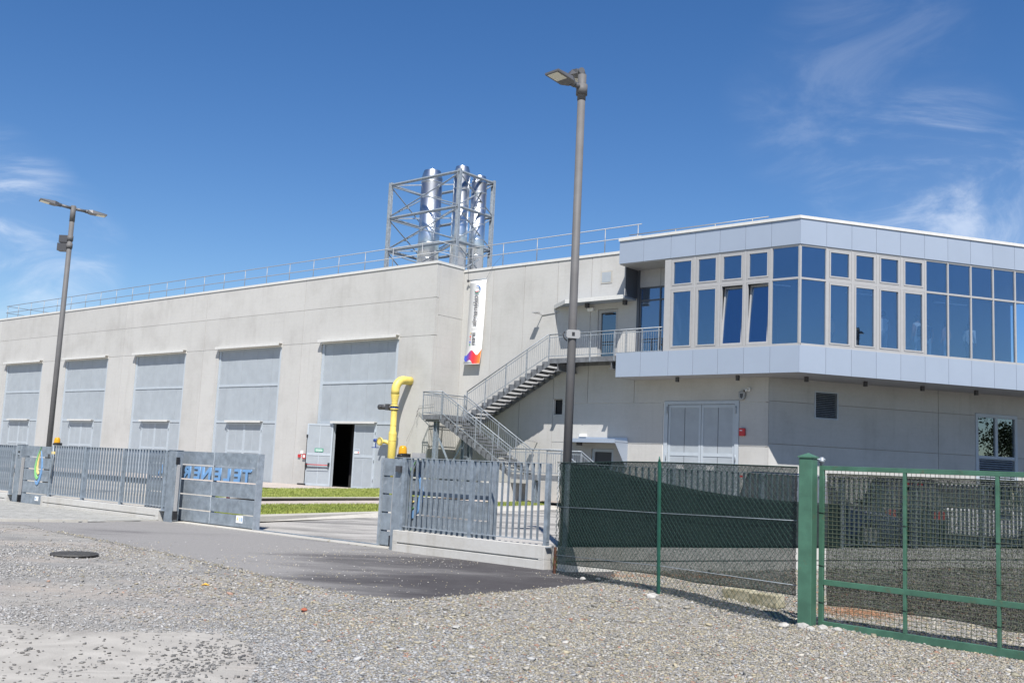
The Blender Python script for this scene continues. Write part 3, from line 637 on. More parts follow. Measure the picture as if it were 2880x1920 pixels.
for za, zb in zip(zz_[:-1], zz_[1:]):
    for a, b in (((tx0, ty0), (tx1, ty0)), ((tx0, ty1), (tx1, ty1)), ((tx0, ty0), (tx0, ty1)), ((tx1, ty0), (tx1, ty1))):
        for u, v in (((*a, za+.1), (*b, zb-.1)), ((*a, zb-.1), (*b, za+.1))):
            q = MB(); q.bar(u, v, .075, .012); q.bar(u, v, .012, .075); q.build('brace', GALVL, TW)
        m_ = ((a[0]+b[0])/2, (a[1]+b[1])/2, (za+zb)/2); q = MB(); q.box(m_[0]-.1, m_[0]+.1, m_[1]-.02, m_[1]+.02, m_[2]-.1, m_[2]+.1); q.build('gusset_plate', GALVL, TW)
for z in zl[1:]:
    q = MB(); q.bar((tx0, ty0, z-.02), (tx1, ty1, z-.02), .06, .06); q.bar((tx0, ty1, z-.03), (tx1, ty0, z-.03), .06, .06); q.build('brace', GALVL, TW)
for (s, yy, r, zc, zt, lab) in ((-7.19, 4.4, .63, 18.5, 19.0, 'thickest of the three shiny steel flues, on the left'), (-4.26, 3.9, .47, 18.22, 18.66, 'tallest-looking shiny steel flue just behind the front corner post'), (-3.99, 5.1, .455, 17.95, 18.36, 'shiny steel flue farthest right in the roof frame')):
    t = thing('flue_chimney', lab, 'chimney', OO+EV*s-NV*yy+Vector((0, 0, 11.2)), ROT_A, 'stainless flues on the roof')
    q = MB(); q.tube([(0, 0, 0), (0, 0, zc-11.2)], r, 40); q.build('flue', STAIN, t)
    q = MB(); q.tube([(0, 0, zc-11.2), (0, 0, zc-11.15), (0, 0, zt-11.2)], [r*1.01, r*1.01, r*.80], 40, caps=False); q.tube([(0, 0, zt-11.25), (0, 0, zt-11.22)], r*.78, 24, mi=1); q.build('cap', [STAINC, BLK], t)
    for k in range(8):
        z = .55+k*.93
        if z < zc-11.4: q = MB(); q.tube([(0, 0, z), (0, 0, z+.05)], r*1.02, 40); q.build('band', STAIN, t)

# ---- banner
BN = thing('advertising_banner', 'tall white hanging banner with mirrored company lettering and a colourful wave', 'banner', P(0, .16, 0), ROT_A)
W0, W1, ZT, ZL = .53, 1.61, 10.92, 6.68
sh = lambda z: (10.92-z)/4.24*-.08+.06          # hangs slightly askew
mb = MB(); NZ = 24
ring = [(ZT+(ZL-ZT)*k/NZ) for k in range(NZ+1)]
bil = lambda k: .02*math.sin(k/NZ*5.1)-.10*(max(0, k/NZ-.75)/.25)**2
for k in range(NZ):
    za, zb = ring[k], ring[k+1]
    mb.quad([(W0+sh(za), bil(k), za), (W1+sh(za), bil(k), za), (W1+sh(zb), bil(k+1), zb), (W0+sh(zb), bil(k+1), zb)], 0, True)
bo = mb.build('cloth', WHITE, BN, weld=True); so_ = bo.modifiers.new('thick', 'SOLIDIFY'); so_.thickness = .003
BX = (W0+W1)/2; bu = Vector((-.019, 0, -1)); bv = Vector((-1, 0, .02))
GREYT = mat('print_grey', (.14, .14, .15), .6)
text_obj('lettering', 'telenergia', .44, GREYT, (BX+.12, -.036, 10.13), bu, bv, BN, .001, fit=1.53, off=.009)
text_obj('small_lettering', 'tecnologia sostenibile', .095, GREYT, (BX+.21, -.036, 10.12), bu, bv, BN, .001, fit=.98)
q = MB(); q.box(BX-.21, BX+.19, -.037, -.034, 8.435, 8.45); q.build('divider', GREYT, BN)
text_obj('lettering', 'iren', .42, GREYT, (BX+.07, -.038, 8.27), bu, bv, BN, .001, fit=.62, off=.010)
text_obj('small_lettering', 'l u c e g', .08, GREYT, (BX+.17, -.038, 8.25), bu, bv, BN, .001, fit=.62)
for k, (dz, r, c) in enumerate(((0, .025, (.8, .5, .05)), (.17, .042, (.75, .12, .05)), (.31, .028, (.5, .05, .1)), (.45, .045, (.08, .12, .5)), (.58, .038, (.04, .28, .16)))):
    q = MB(); q.tube([(BX-.255-.003*k, -.036, 8.24-dz), (BX-.255-.003*k, -.041, 8.24-dz)], r, 14); q.build('dot', mat('print_dot', c, .6), BN)
q = MB(); q.bar((BX-.255, -.037, 8.24), (BX-.268, -.037, 7.66), .014, .002, up=(0, 1, 0)); q.build('dot_line', GREYT, BN)
def crescent(c, ro, ri, off, a0, a1, n=18, sx=1, sz=1):
    o = [(c[0]+sx*ro*math.cos(R(a)), c[1]+sz*ro*math.sin(R(a))) for a in np.linspace(a0, a1, n)]
    i_ = [(c[0]+off[0]+sx*ri*math.cos(R(a)), c[1]+off[1]+sz*ri*math.sin(R(a))) for a in np.linspace(a1-6, a0+6, n)]
    return o+i_
for nm, c, poly in (('logo_stroke', (.03, .13, .38), crescent((BX+.07, 10.43), .20, .185, (-.042, -.02), -15, 140)), ('logo_stroke', (.03, .20, .16), crescent((BX+.05, 10.42), .20, .18, (-.0, .04), 200, 325)), ('logo_stroke', (.5, .05, .07), crescent((BX+.02, 10.41), .13, .115, (-.01, .028), 215, 350))):
    q = MB(); q.prism(poly, -.038, -.035); q.build(nm, mat('print_logo', c, .6), BN)
def wave(u): return None
top = [(0, 7.12), (.1, 7.1), (.2, 7.22), (.32, 7.36), (.42, 7.38), (.55, 7.27), (.68, 7.15), (.78, 7.14), (.9, 7.28), (1.0, 7.42)]
bot = [(0, 6.92), (.08, 6.82), (.16, 6.79), (.24, 6.85), (.32, 6.90), (.4, 6.87), (.47, 6.80), (.56, 6.685), (.8, 6.684), (1.0, 6.684)]
wm, wn, wl_, wb = nodes('banner_wave'); wb.inputs['Roughness'].default_value = .6
at_ = wn.new('ShaderNodeVertexColor'); at_.layer_name = 'Col'; wl_.new(at_.outputs[0], wb.inputs['Base Color'])
q = MB(); N_ = 28; cols = []
wc = lambda u: np.interp(u, [0, .12, .22, .42, .6, .8, 1], [.03, .05, .20, .60, .70, .78, .85]), 
def wcol(u): return (float(np.interp(u, [0, .12, .25, .42, .6, .8, 1], [.03, .04, .14, .50, .72, .80, .85])), float(np.interp(u, [0, .3, .6, .8, 1], [.10, .03, .03, .10, .24])), float(np.interp(u, [0, .12, .3, .5, 1], [.48, .40, .18, .04, .03])))
tx = lambda u, tb: float(np.interp(u, [a for a, _ in tb], [b for _, b in tb]))
for k in range(N_):
    u0, u1 = k/N_, (k+1)/N_
    f = lambda u, tb: (W0+(W1-W0)*u+sh(tx(u, tb)), -.008+bil(NZ*(ZT-tx(u, tb))/(ZT-ZL)), tx(u, tb))
    q.quad([f(u0, bot), f(u1, bot), f(u1, top), f(u0, top)]); cols += [wcol(u0), wcol(u1), wcol(u1), wcol(u0)]
wo = q.build('wave_print', wm, BN); ca = wo.data.color_attributes.new('Col', 'FLOAT_COLOR', 'POINT')
for v_, c in zip(ca.data, cols): v_.color = (*c, 1)
q = MB(); q.tube([(W0-.08, 0, ZT+.02), (W1+.05, 0, ZT+.02)], .025, 8); q.build('rod', GALVL, BN); q = MB(); q.box(W0-.14, W0-.05, -.04, .04, ZT-.05, ZT+.06); q.build('rod_clamp', DGREY, BN)
q = MB(); q.tube([(W0-.06, 0, ZT+.02), (.3, .1, 11.6), (.3, .2, 12.1)], .006, 4); q.tube([(W1+.04, 0, ZT+.02), (2.0, .1, 11.6), (2.5, .2, 12.1)], .006, 4); q.build('cord', DGREY, BN)
q = MB(); q.tube([(W0-.02, bil(NZ), ZL), (W1-.02, bil(NZ), ZL)], .012, 6); q.build('hem', WHITE, BN)

# ================================================================== OUTSIDE STAIR
ST = thing('outdoor_staircase', 'galvanised steel escape stair with railings climbing the recessed wall to the upper door', 'staircase', OO, ROT_A)
ZM, ZU, ZW = 3.95, 6.60, 1.40
def plate(name, q, m=GALVR): return q.build(name, m, ST)
def baluster_rail(a, b, posts, h=1.1, name='railing', sub=.9, nb=.118, ypost=0):
    """handrail from a to b (floor points), posts at given fractions, thin balusters between"""
    a, b = Vector(a), Vector(b); up = Vector((0, 0, 1))
    q = MB(); q.tube([a+up*h, b+up*h], .026, 8); q.build('handrail', GALVR, ST)
    q = MB(); q.bar(a+up*(h-.13), b+up*(h-.13), .012, .035); q.bar(a+up*.12, b+up*.12, .012, .035); q.build('rail', GALVR, ST)
    for f in posts:
        p = a.lerp(b, f); q = MB(); q.box(p.x-.03, p.x+.03, p.y-.008, p.y+.008, p.z-.22, p.z+h-.01); q.box(p.x-.012, p.x+.012, p.y-.03, p.y+.03, p.z-.2, p.z+h-.012); q.build('post', GALVR, ST)
    L = Vector((b.x-a.x, b.y-a.y, 0)).length; n = max(2, int(L/nb)); q = MB()
    for k in range(n):
        p = a.lerp(b, (k+.5)/n); q.tube([p+up*.12, p+up*(h-.13)], .0075, 5, caps=False)
    q.build('baluster', GALVR, ST, kind='stuff')
def flight(s0, z0, s1, z1, n0, n1, steps, out_saw=True):
    run = (s1-s0)/(steps-1) if steps > 1 else .3; rise = (z1-z0)/steps
    for k in range(steps-1):
        x = s0+k*run*(steps-1)/(steps-1); z = z0+(k+1)*rise
        q = MB(); xa, xb = min(x, x+run*1.06), max(x, x+run*1.06)
        q.box(xa, xb, -n1+.06, -n0-.06, z-.035, z); q.box(xa, xa+.012, -n1+.06, -n0-.06, z-.075, z-.035); q.box(xb-.012, xb, -n1+.06, -n0-.06, z-.075, z-.035)
        plate('step', q, GALVD)
    for yy in (-n1, -n0-.012):                            # saw-tooth stringers
        q = MB(); top = []; bot = []
        for k in range(steps-1):
            x = s0+k*run; z = z0+(k+1)*rise
            top += [(x, z+.05), (x+run, z+.05)]
            bot += [(x+run*.35, z-.27), (x+run*.35+run, z-.27)] if run > 0 else [(x+run*.35, z-.27), (x+run*1.35, z-.27)]
        for k in range(steps-1):
            x = s0+k*run; z = z0+(k+1)*rise; sg = 1 if run > 0 else -1
            q.prism([(x, z+.05), (x+run, z+.05), (x+run+sg*.10, z+rise-.02), (x+run+sg*.10, z-.12), (x+sg*.14, z-.30), (x+sg*.02, z-.30), (x, z-.16)], yy, yy+.012)
        plate('stringer', q, GALVD)
def deck(x0, x1, n0, n1, z, edge=.2):
    q = MB(); q.box(x0+.012, x1-.012, -n1+.012, -n0-.012, z-.035, z); plate('landing_grate', q, GALVD)
    q = MB(); q.box(x0, x1, -n1, -n1+.012, z-edge, z+.02); q.box(x0, x1, -n0-.012, -n0, z-edge, z+.02); q.box(x0, x0+.012, -n1+.012, -n0-.012, z-edge, z+.02); q.box(x1-.012, x1, -n1+.012, -n0-.012, z-edge, z+.02); plate('landing_edge', q, GALVD)
# upper flight (next to the wall), landing deck, lower flight (outer), low landing, last steps
deck(6.82, 10.44, .08, 1.42, ZU)
flight(2.0, ZM, 6.82, ZU, .12, 1.5, 16)
deck(.75, 2.0, .12, 3.2, ZM)
flight(2.0+4.42, ZW, 2.0, ZM, 1.8, 3.2, 16)
deck(6.42, 9.1, 1.8, 3.2, ZW)
flight(10.9, .15, 9.1, ZW, 1.8, 3.2, 8)
baluster_rail((6.8, -1.42, ZU), (12.72, -1.42, ZU+.03), (0, .385, .60, .70, .835, .972))
baluster_rail((2.0, -1.5, ZM+.14), (6.8, -1.5, ZU), (0, .24, .495, .75))
baluster_rail((.75, -3.2, ZM), (2.0, -3.2, ZM), (0.03, 1)); baluster_rail((.75, -3.2, ZM), (.75, -.15, ZM), (.45, 1))
baluster_rail((2.0, -3.2, ZM), (6.42, -3.2, ZW), (.235, .5, .74, .97)); baluster_rail((2.12, -1.8, ZM-.05), (6.42, -1.8, ZW), (0, .26, .52, .77, 1))
baluster_rail((6.42, -3.2, ZW), (9.1, -3.2, ZW), (.28, .55, 1)); baluster_rail((7.2, -1.8, ZW), (9.1, -1.8, ZW), (.02, .5, 1))
baluster_rail((9.1, -3.2, ZW), (10.9, -3.2, .2), (.5, 1)); baluster_rail((9.1, -1.8, ZW), (10.9, -1.8, .2), (.5, 1))
for x, yy, z in ((1.45, -2.9, ZM-.2), (1.45, -.5, ZM-.2), (2.9, -2.5, ZM-.9), (7.6, -3.0, ZW-.2), (8.9, -2.0, ZW-.2)):
    q = MB(); q.box(x-.1, x+.1, yy-.008, yy+.008, .2, z); q.box(x-.1, x-.085, yy-.1, yy+.1, .2, z); q.box(x+.085, x+.1, yy-.1, yy+.1, .2, z); plate('support_column', q, GALV)
for a, b in (((1.55, -2.8, 2.9), (2.9, -2.5, .3)), ((2.8, -2.5, 2.7), (1.55, -2.8, .3))):
    q = MB(); q.bar(a, b, .07, .07); plate('brace', q, GALV)
q = MB(); q.box(10.1, 10.3, -1.4, -.0, 6.06, 6.08); q.box(10.1, 10.3, -1.4, 0, 6.37, 6.39); q.box(10.19, 10.21, -1.4, 0, 6.08, 6.37)
q.box(7.2, 7.4, -1.4, -.0, 6.06, 6.08); q.box(7.2, 7.4, -1.4, 0, 6.37, 6.39); q.box(7.29, 7.31, -1.4, 0, 6.08, 6.37); q.box(.9, 1.9, -3.1, -.2, 3.66, 3.75); plate('beam', q, GALVD)
q = MB(); q.box(4.7, 6.3, -3.1, -1.9, .1, 1.02); plate('concrete_plinth', q, CONCW)
t = thing('cable_bracket', 'thin cable bracket with dangling wires left of the stair landing', 'cable bracket', P(.4, 2.3, 4.35), ROT_A)
q = MB(); q.tube([(-1.0, .2, 0), (.4, -.2, .02)], .012, 5); q.tube([(-1.0, .2, .12), (.4, -.2, .16)], .008, 5); q.build('rod', DGREY, t)
q = MB(); q.tube([(-.95, .18, 0), (-1.02, .1, -.15), (-.98, .1, -.3), (-1.05, .1, -.42)], .012, 5); q.tube([(-1.0, .2, .1), (-1.4, .3, -.8), (-1.75, .2, -1.6)], .006, 4); q.build('wire', DGREY, t)

# ================================================================== YELLOW GAS PIPE
GP = thing('gas_pipe', 'bright yellow gas main rising from the ground and bending into the wall', 'pipe', P(-1.45, NA, 0), ROT_A)
yo = -1.0
q = MB(); rb = .55; cyz = 5.72-rb
pts = [(0, .15, 5.72), (0, yo+rb, 5.72)] + [(0, yo+rb-rb*math.sin(a), 5.72-rb+rb*math.cos(a)) for a in np.linspace(.12, math.pi/2, 12)] + [(0, yo, 4.95)]
q.tube(pts, .208, 24); q.build('elbow', YEL, GP)
q = MB(); q.tube([(0, yo, 4.96), (0, yo, 4.9), (0, yo, 4.66), (0, yo, 4.55), (0, yo, 3.22), (0, yo, 3.1), (0, yo, 3.0), (0, yo, 2.75), (0, yo, .2)], [.21, .206, .158, .150, .150, .196, .20, .19, .19], 24); q.build('riser', YEL, GP)
for z in (4.93, 4.5, 3.45, 3.02, 2.72):
    q = MB(); q.tube([(0, yo, z), (0, yo, z+.018)], .212 if z > 4.8 else .203 if z < 3.1 else .158, 24); q.build('weld_seam', YEL, GP)
q = MB(); q.tube([(0, yo, 4.38), (0, yo, 4.44)], .20, 20); q.tube([(0, yo, 4.22), (0, yo, 4.28)], .20, 20); q.build('flange', YEL, GP)
q = MB(); q.tube([(0, yo, 4.28), (0, yo, 4.38)], .17, 20)
for k in range(10): q.tube([(.175*math.cos(k*.628), yo+.175*math.sin(k*.628), 4.2), (.175*math.cos(k*.628), yo+.175*math.sin(k*.628), 4.46)], .022, 6)
q.build('valve_ring', BLUEP, GP)
q = MB(); q.tube([(-.2, yo, 4.34), (-.42, yo, 4.34)], .10, 12); q.box(-.5, -.3, yo-.15, yo+.15, 4.2, 4.5); q.tube([(-.5, yo-.02, 4.36), (-1.05, yo-.02, 4.36)], .135, 14); q.tube([(-.8, yo-.1, 4.36), (-.8, yo-.28, 4.36)], .06, 10); q.build('valve_actuator', DGREY, GP)
q = MB(); q.tube([(-.1, yo, 2.55), (-.42, yo-.05, 2.66), (-.52, yo-.3, 2.66)], .095, 14); q.tube([(-.52, yo-.3, 2.66), (-.52, yo-.36, 2.66)], .20, 24); q.build('branch_flange', YEL, GP)
q = MB()
for k in range(12): q.tube([(-.52+.165*math.cos(k*.5236), yo-.34, 2.66+.165*math.sin(k*.5236)), (-.52+.165*math.cos(k*.5236), yo-.39, 2.66+.165*math.sin(k*.5236))], .02, 6)
q.build('bolt', DGREY, GP)
q = MB(); q.tube([(-.8, yo-.25, 2.7), (-1.0, yo-.25, 2.7)], .09, 10); q.bar((-.9, yo-.25, 2.6), (-.9, yo-.25, 2.35), .04, .04); q.bar((-1.15, yo-.25, 2.36), (-.7, yo-.25, 2.36), .06, .04); q.build('vent_valve', BLUEP, GP)
q = MB(); q.tube([(0, .0, 5.72), (0, -.012, 5.72)], .25, 24); q.build('wall_collar', CONCK, GP)

# ================================================================== LAMP POSTS
def lamp_post(name, label, loc, rot, heads, h=10.3, group='street lamps of the plant'):
    t = thing(name, label, 'street lamp', loc, rot, group)
    q = MB(); q.tube([(0, 0, 0), (0, 0, h-.55)], [.095, .085], 20); q.build('pole', POLE, t)
    q = MB(); q.tube([(0, 0, h-.6), (0, 0, h-.02)], .093, 20); q.build('sleeve', POLE, t)
    for az, dz, L, tilt in heads:
        M_ = Matrix.Rotation(R(az), 4, 'Z') @ Matrix.Translation((0, 0, h+dz)) @ Matrix.Rotation(R(tilt), 4, 'Y') @ Matrix.Translation((-L, 0, 0))
        a = MB(); a.tube([(.06+L, 0, 0), (.33, 0, 0)], .055, 12); a.tube([(.30, 0, 0), (.42, 0, 0)], .07, 12)
        b = MB(); w = .2
        b.v += [(.38, -.09, -.05), (.38, .09, -.05), (.38, .09, .055), (.38, -.09, .055), (.52, -w, -.055), (.52, w, -.055), (.52, w*.75, .07), (.52, -w*.75, .07), (1.02, -w, -.035), (1.02, w, -.035), (1.02, w, .01), (1.02, -w, .01)]
        for f in ((0, 1, 2, 3), (0, 4, 5, 1), (1, 5, 6, 2), (2, 6, 7, 3), (3, 7, 4, 0), (4, 8, 9, 5), (5, 9, 10, 6), (6, 10, 11, 7), (7, 11, 8, 4), (8, 11, 10, 9)): b.f.append(f); b.m.append(0); b.sm.append(False)
        c = MB(); c.obox((.84, 0, -.048), (.15, 0, .0055), (0, .15, 0), (0, 0, .004))
        for m_, nm, mm in ((a, 'arm', LAMPM), (b, 'lamp_head', LAMPM), (c, 'led_panel', LENS)):
            m_.v = [tuple(M_ @ Vector(v)) for v in m_.v]; o = m_.build(nm, mm, t)
    return t
lc = lamp_post('street_lamp', 'tall grey lamp post in the middle with two lamp heads at an angle', (1.275, 21.5, 0), R(10), [(213, -.33, .06, -6), (97, .10, .26, -3)])
q = MB(); q.tube([(0, 0, 9.82), (0, 0, 10.05)], .125, 20); q.build('clamp', POLE, lc)
q = MB(); q.box(-.13, .13, -.115, -.10, 4.42, 4.60); q.box(-.03, .03, -.12, -.1155, 4.47, 4.55, 1); q.box(-.15, -.13, -.115, .1, 4.44, 4.58); q.box(.13, .15, -.115, .1, 4.44, 4.58); q.build('bracket', [BRKT, BLK], lc)
q = MB(); q.tube([(-.17, -.02, 4.55), (-.21, -.06, 4.5), (-.19, -.06, 4.42), (-.12, -.06, 4.36)], .014, 6); q.build('cable', BLK, lc)
ll = lamp_post('street_lamp', 'grey lamp post on the left with two opposite lamp heads and a box', (-16.08, 36, 0), R(0), [(212, -.12, -.12, -7), (34, -.12, -.12, 3)], h=10.33)
q = MB(); q.box(-.40, -.10, -.02, .28, 8.96, 9.22); q.box(-.44, -.10, -.02, .28, 8.66, 8.93); q.build('control_box', DGREY, ll)
q = MB(); q.tube([(0, 0, 9.02), (0, 0, 9.2)], .105, 16); q.tube([(0, 0, 8.74), (0, 0, 8.92)], .105, 16); q.build('clamp', POLE, ll)
lr = lamp_post('street_lamp', 'grey lamp post outside the frame, seen only as a reflection in a window', (29.2, 26.2, .3), R(0), [(150, -.12, 0, -4), (-30, -.12, 0, -2)], h=10.1)

# ================================================================== FENCE, GATES (same direction as the facade)
NF = 23.82
def frontal(name, label, cat, s, n=NF, z=0., group=None): return thing(name, label, cat, P(s, n, z), ROT_A, group)
BAR = MB().box(-.006, .006, -.025, .025, 0, 1).mesh('bar', GALV)
def picket(root, x0, x1, z0, z1, bars, posts, me=BAR):
    h = z1-z0
    q = MB(); q.box(x0, x1, -.028, .028, z1, z1+.012); q.build('top_rail', GALVL, root)
    q = MB(); q.box(x0, x1, -.028, .028, z0-.012, z0); q.build('bottom_rail', GALVL, root)
    for x in bars:
        o = link('bar', me, root, (x, 0, z0)); o.scale = (1, 1, h)
    for x in posts:
        q = MB(); q.box(x-.035, x+.035, -.04, .04, z0-.1, z1-.002); q.build('post', GALV, root); q = MB(); q.box(x-.09, x+.09, -.07, .07, z0-.108, z0-.096); q.build('post_foot', GALVL, root)
def base_wall(label, s0, s1, top, zb, group=None, step=None):
    t = frontal('concrete_wall', label, 'wall', s0, NF, 0, group)
    L = s1-s0; g = top*.42
    q = MB(); q.box(0, L, -.09, .16, g+.012, top); q.box(0, L, -.09, .16, -.3, g-.012); q.box(0, .12, -.09, .16, g-.012, g+.012); q.box(L-.12, L, -.09, .16, g-.012, g+.012); q.box(.12, L-.12, -.055, .16, g-.012, g+.012)
    q.build('wall_body', CONCW, t, bevel=.006); return t
base_wall('low white concrete base wall under the fence right of the opening', 21.02, 24.60, .39, 0)
t = frontal('picket_fence', 'galvanised flat-bar fence on the white wall right of the gate opening', 'fence', 21.1)
picket(t, .0, 3.5, .47, 1.72, [.25+.1345*k for k in range(11)]+[1.93+.134*k for k in range(11)], (.06, 1.77, 3.46))
base_wall('low white concrete base wall under the long fence left of the opening', 7.07, 13.0, .29, 0)
t = frontal('picket_fence', 'long galvanised flat-bar fence between logo gate and lettered gate', 'fence', 7.3)
lb = [.12+.1345*k for k in range(43)]
picket(t, 0, 5.8, .36, 1.665, [b for b in lb if min(abs(b-p) for p in (1.86, 3.8, 5.75)) > .06], (.04, 1.86, 3.8, 5.75))
base_wall('low white concrete wall at the far left edge', 2.3, 4.98, .25, 0)
t = frontal('picket_fence', 'short fence piece of flat bars at the far left edge', 'fence', 2.3)
picket(t, 0, 2.72, .33, 1.62, [.1+.1345*k for k in range(19)], (.02, 2.68))
# gate posts (welded sheet boxes)
def gate_post(label, s, w, h, d=.18, n=NF):
    t = frontal('gate_post', label, 'post', s, n, 0, 'galvanised gate posts'); q = MB(); q.box(-w/2, w/2, 0, d, -.05, h); q.build('post_body', GALVB, t, bevel=.008)
    q = MB(); q.box(-w/2-.01, w/2+.01, -.01, d+.01, h+.001, h+.012); q.build('post_cap', GALVL, t); return t
p1 = gate_post('square steel gate post left of the lettered sliding gate', 13.27, .34, 1.68)
p2 = gate_post('steel gate post under the right amber beacon', 20.99, .27, 1.72)
p3 = gate_post('steel post with intercom left of the logo gate', 5.27, .30, 1.65)
def rubber(p, x, h0, h1):
    q = MB(); q.box(x-.02, x+.02, .03, .1, h0, h1); q.build('safety_edge', FRAME, p); q = MB(); q.box(x-.024, x+.03, .01, .12, h0+.02, h0+.22); q.build('edge_cover', BLK, p)
rubber(p1, .19, .05, 1.35); rubber(p2, -.156, .05, 1.4); rubber(p3, .17, .02, 1.3)
for p, x in ((p1, .19), ):
    q = MB(); q.box(x-.03, x+.01, .0, .08, 1.36, 1.52); q.build('photocell', BLK, p)
q = MB(); q.box(-.03, .1, -.06, -.002, 1.46, 1.57); q.build('photocell', DGREY, p2)
q = MB(); q.box(-.03, .14, -.015, -.002, 1.30, 1.50); q.box(0, .1, -.022, -.0151, 1.42, 1.48, 1); q.box(0, .1, -.022, -.0151, 1.33, 1.36, 1); q.build('intercom', [GALVL, BLK], p3)
def beacon(label, s, z):
    t = frontal('warning_beacon', label, 'beacon', s, NF-.08, z, 'amber gate beacons'); q = MB(); q.tube([(0, 0, 0), (0, 0, .05)], .105, 14); q.box(.03, .14, -.08, .08, .0, .07); q.build('base', BLK, t)
    q = MB(); q.tube([(0, 0, .051), (0, 0, .08), (0, 0, .18), (0, 0, .215)], [.085, .085, .075, .05], 14); q.build('lens', AMBER, t); return t
bc = beacon('amber beacon on the right gate post in front of the yellow pipe', 20.98, 1.735); q = MB(); q.box(.2, .42, .05, .2, .0, .09); q.build('control_box', FRAME, bc)
beacon('small amber beacon at the left logo gate', 7.33, 1.68)
t = frontal('padlock_chain', 'yellow padlock with hanging chain on the fence beside the left beacon', 'padlock', 7.45, NF+.05, 1.38)
q = MB(); q.box(-.02, .1, -.04, .0, .06, .13); q.build('padlock', LYEL, t); q = MB(); q.tube([(.0, -.02, .3), (.05, -.03, .1), (.1, -.03, 0), (.06, -.02, -.1), (.03, -.02, -.6)], .02, 6); q.build('chain', GALVL, t)
# boards of the sliding gates
def board_gate(root, x0, x1, rows, y0=-.02, y1=.02, stiles=()):
    for za, zb in rows:
        q = MB(); q.box(x0, x1, y0, y1, za, zb); q.build('board', GALVB, root)
    for a, b in stiles:
        q = MB(); q.box(a, b, y1+.001, y1+.06, .06, rows[-1][1]-.01); q.build('stile', GALV, root)
rowsL = [(.05, .305), (.335, .655), (.685, 1.005), (1.035, 1.345), (1.375, 1.675)]
gl_ = frontal('sliding_gate', 'galvanised board gate with blue mirrored lettering, slid open to the left', 'gate', 11.6, NF-.38)
board_gate(gl_, 0, 4.55, rowsL, stiles=((.0, .08), (2.8, 2.86), (4.47, 4.55)))
q = MB(); q.box(4.551, 4.60, -.06, .09, .03, 1.68); q.build('end_post', GALVL, gl_)
for x in (4.30,):
    q = MB(); q.bar((4.45, -.01, 1.36), (2.9, -.01, 1.36), .02, .028); q.build('gap_strip', GALVL, gl_)
x = 15.92-11.6
for ch, w in (('T', .37), ('E', .40), ('L', .36), ('E', .40), ('N', .44), ('E', .40), ('R', .43), ('G', .47), ('I', .19), ('A', .42)):
    text_obj('letter', ch, .385, LBLUE, (x, -.030, 1.05), (-1, 0, 0), (0, 0, 1), gl_, .012, sx=1.36, off=.012); x -= w
sk = MB(); sk.box(15.62-11.6-.14, 15.62-11.6+.10, -.028, -.0205, .14, .30); sk.build('warning_sticker', WHITE, gl_)
q = MB(); q.prism([(15.50-11.6, .20), (15.58-11.6, .20), (15.54-11.6, .28)], -.031, -.0285); q.build('sticker_triangle', LYEL, gl_); q = MB()
for kx in (15.62, 15.67, 15.70): q.box(kx-11.6-.008, kx-11.6+.008, -.031, -.0285, .17, .26)
q.build('sticker_print', LBLUE, gl_)
for za, zb in rowsL:
    pts_ = [(2.83+random.uniform(-.006, .006), za+(zb-za)*k/7) for k in range(8)]; q = MB()
    q.prism([(x_-random.uniform(.006, .016), z_) for x_, z_ in pts_]+[(x_+random.uniform(.006, .016), z_) for x_, z_ in pts_[::-1]], -.0225, -.0201); q.build('weld_streak', DOORF, gl_)
q = MB(); q.box(15.0-11.6, 15.10-11.6, -.0, .03, .656, .684); q.build('red_latch', RED, gl_)
gr = frontal('sliding_gate', 'galvanised board gate with blue drop logo, slid behind the right fence', 'gate', 20.2, NF-.38)
board_gate(gr, 0, 2.78, [(a, b+.03 if b > 1.6 else b) for a, b in rowsL], stiles=((.0, .08), (2.70, 2.78)))
q = MB(); q.box(-.05, -.001, -.06, .09, .03, 1.71); q.build('end_post', GALVL, gr)
q = MB(); q.box(2.781, 2.86, -.06, .1, .03, 1.72); q.build('end_post', GALVL, gr)
def drop(root, cx, z0, s=1.0, y=-.03, sz=None):
    X = lambda pts: [(cx+s*a, z0+(sz or s)*b) for a, b in pts]
    def band(outer, inner, nm, m_):
        q = MB(); q.prism(X(outer+inner[::-1]), y-.012, y+.009); q.build(nm, m_, root)
    band([(.03, 1.04), (-.10, .86), (-.20, .66), (-.245, .50), (-.235, .36), (-.18, .22), (-.10, .155), (-.02, .16), (.05, .22)], [(.03, 1.04), (-.06, .86), (-.13, .66), (-.165, .50), (-.16, .38), (-.12, .28), (-.06, .225), (-.01, .21), (.05, .22)], 'green_stroke', LGREEN)
    band([(.02, .93), (-.06, .77), (-.115, .60), (-.13, .47), (-.10, .355), (-.04, .295), (.02, .30), (.06, .325)], [(.02, .93), (-.025, .77), (-.055, .60), (-.06, .48), (-.045, .40), (-.01, .345), (.02, .33), (.06, .325)], 'yellow_stroke', LYEL)
    band([(.03, .93), (.10, .82), (.17, .66), (.20, .48), (.19, .31), (.13, .13), (.05, .03), (-.03, .0), (-.10, .03), (-.155, .115)], [(.03, .93), (.085, .80), (.125, .65), (.135, .48), (.115, .33), (.07, .21), (.01, .13), (-.04, .095), (-.09, .09), (-.155, .115)], 'blue_stroke', LBLUE)
drop(gr, 21.04-20.2, .58, 1.4, -.03, 1.05)
gp = frontal('pedestrian_gate', 'narrow board gate with green, yellow and blue drop logo', 'gate', 5.62, NF-.05)
board_gate(gp, .02, 1.5, [(.02, .30), (.33, .645), (.675, .985), (1.015, 1.315), (1.345, 1.635)], stiles=((.02, .08), (1.44, 1.5)))
drop(gp, .93, .56, 1.02, -.03)
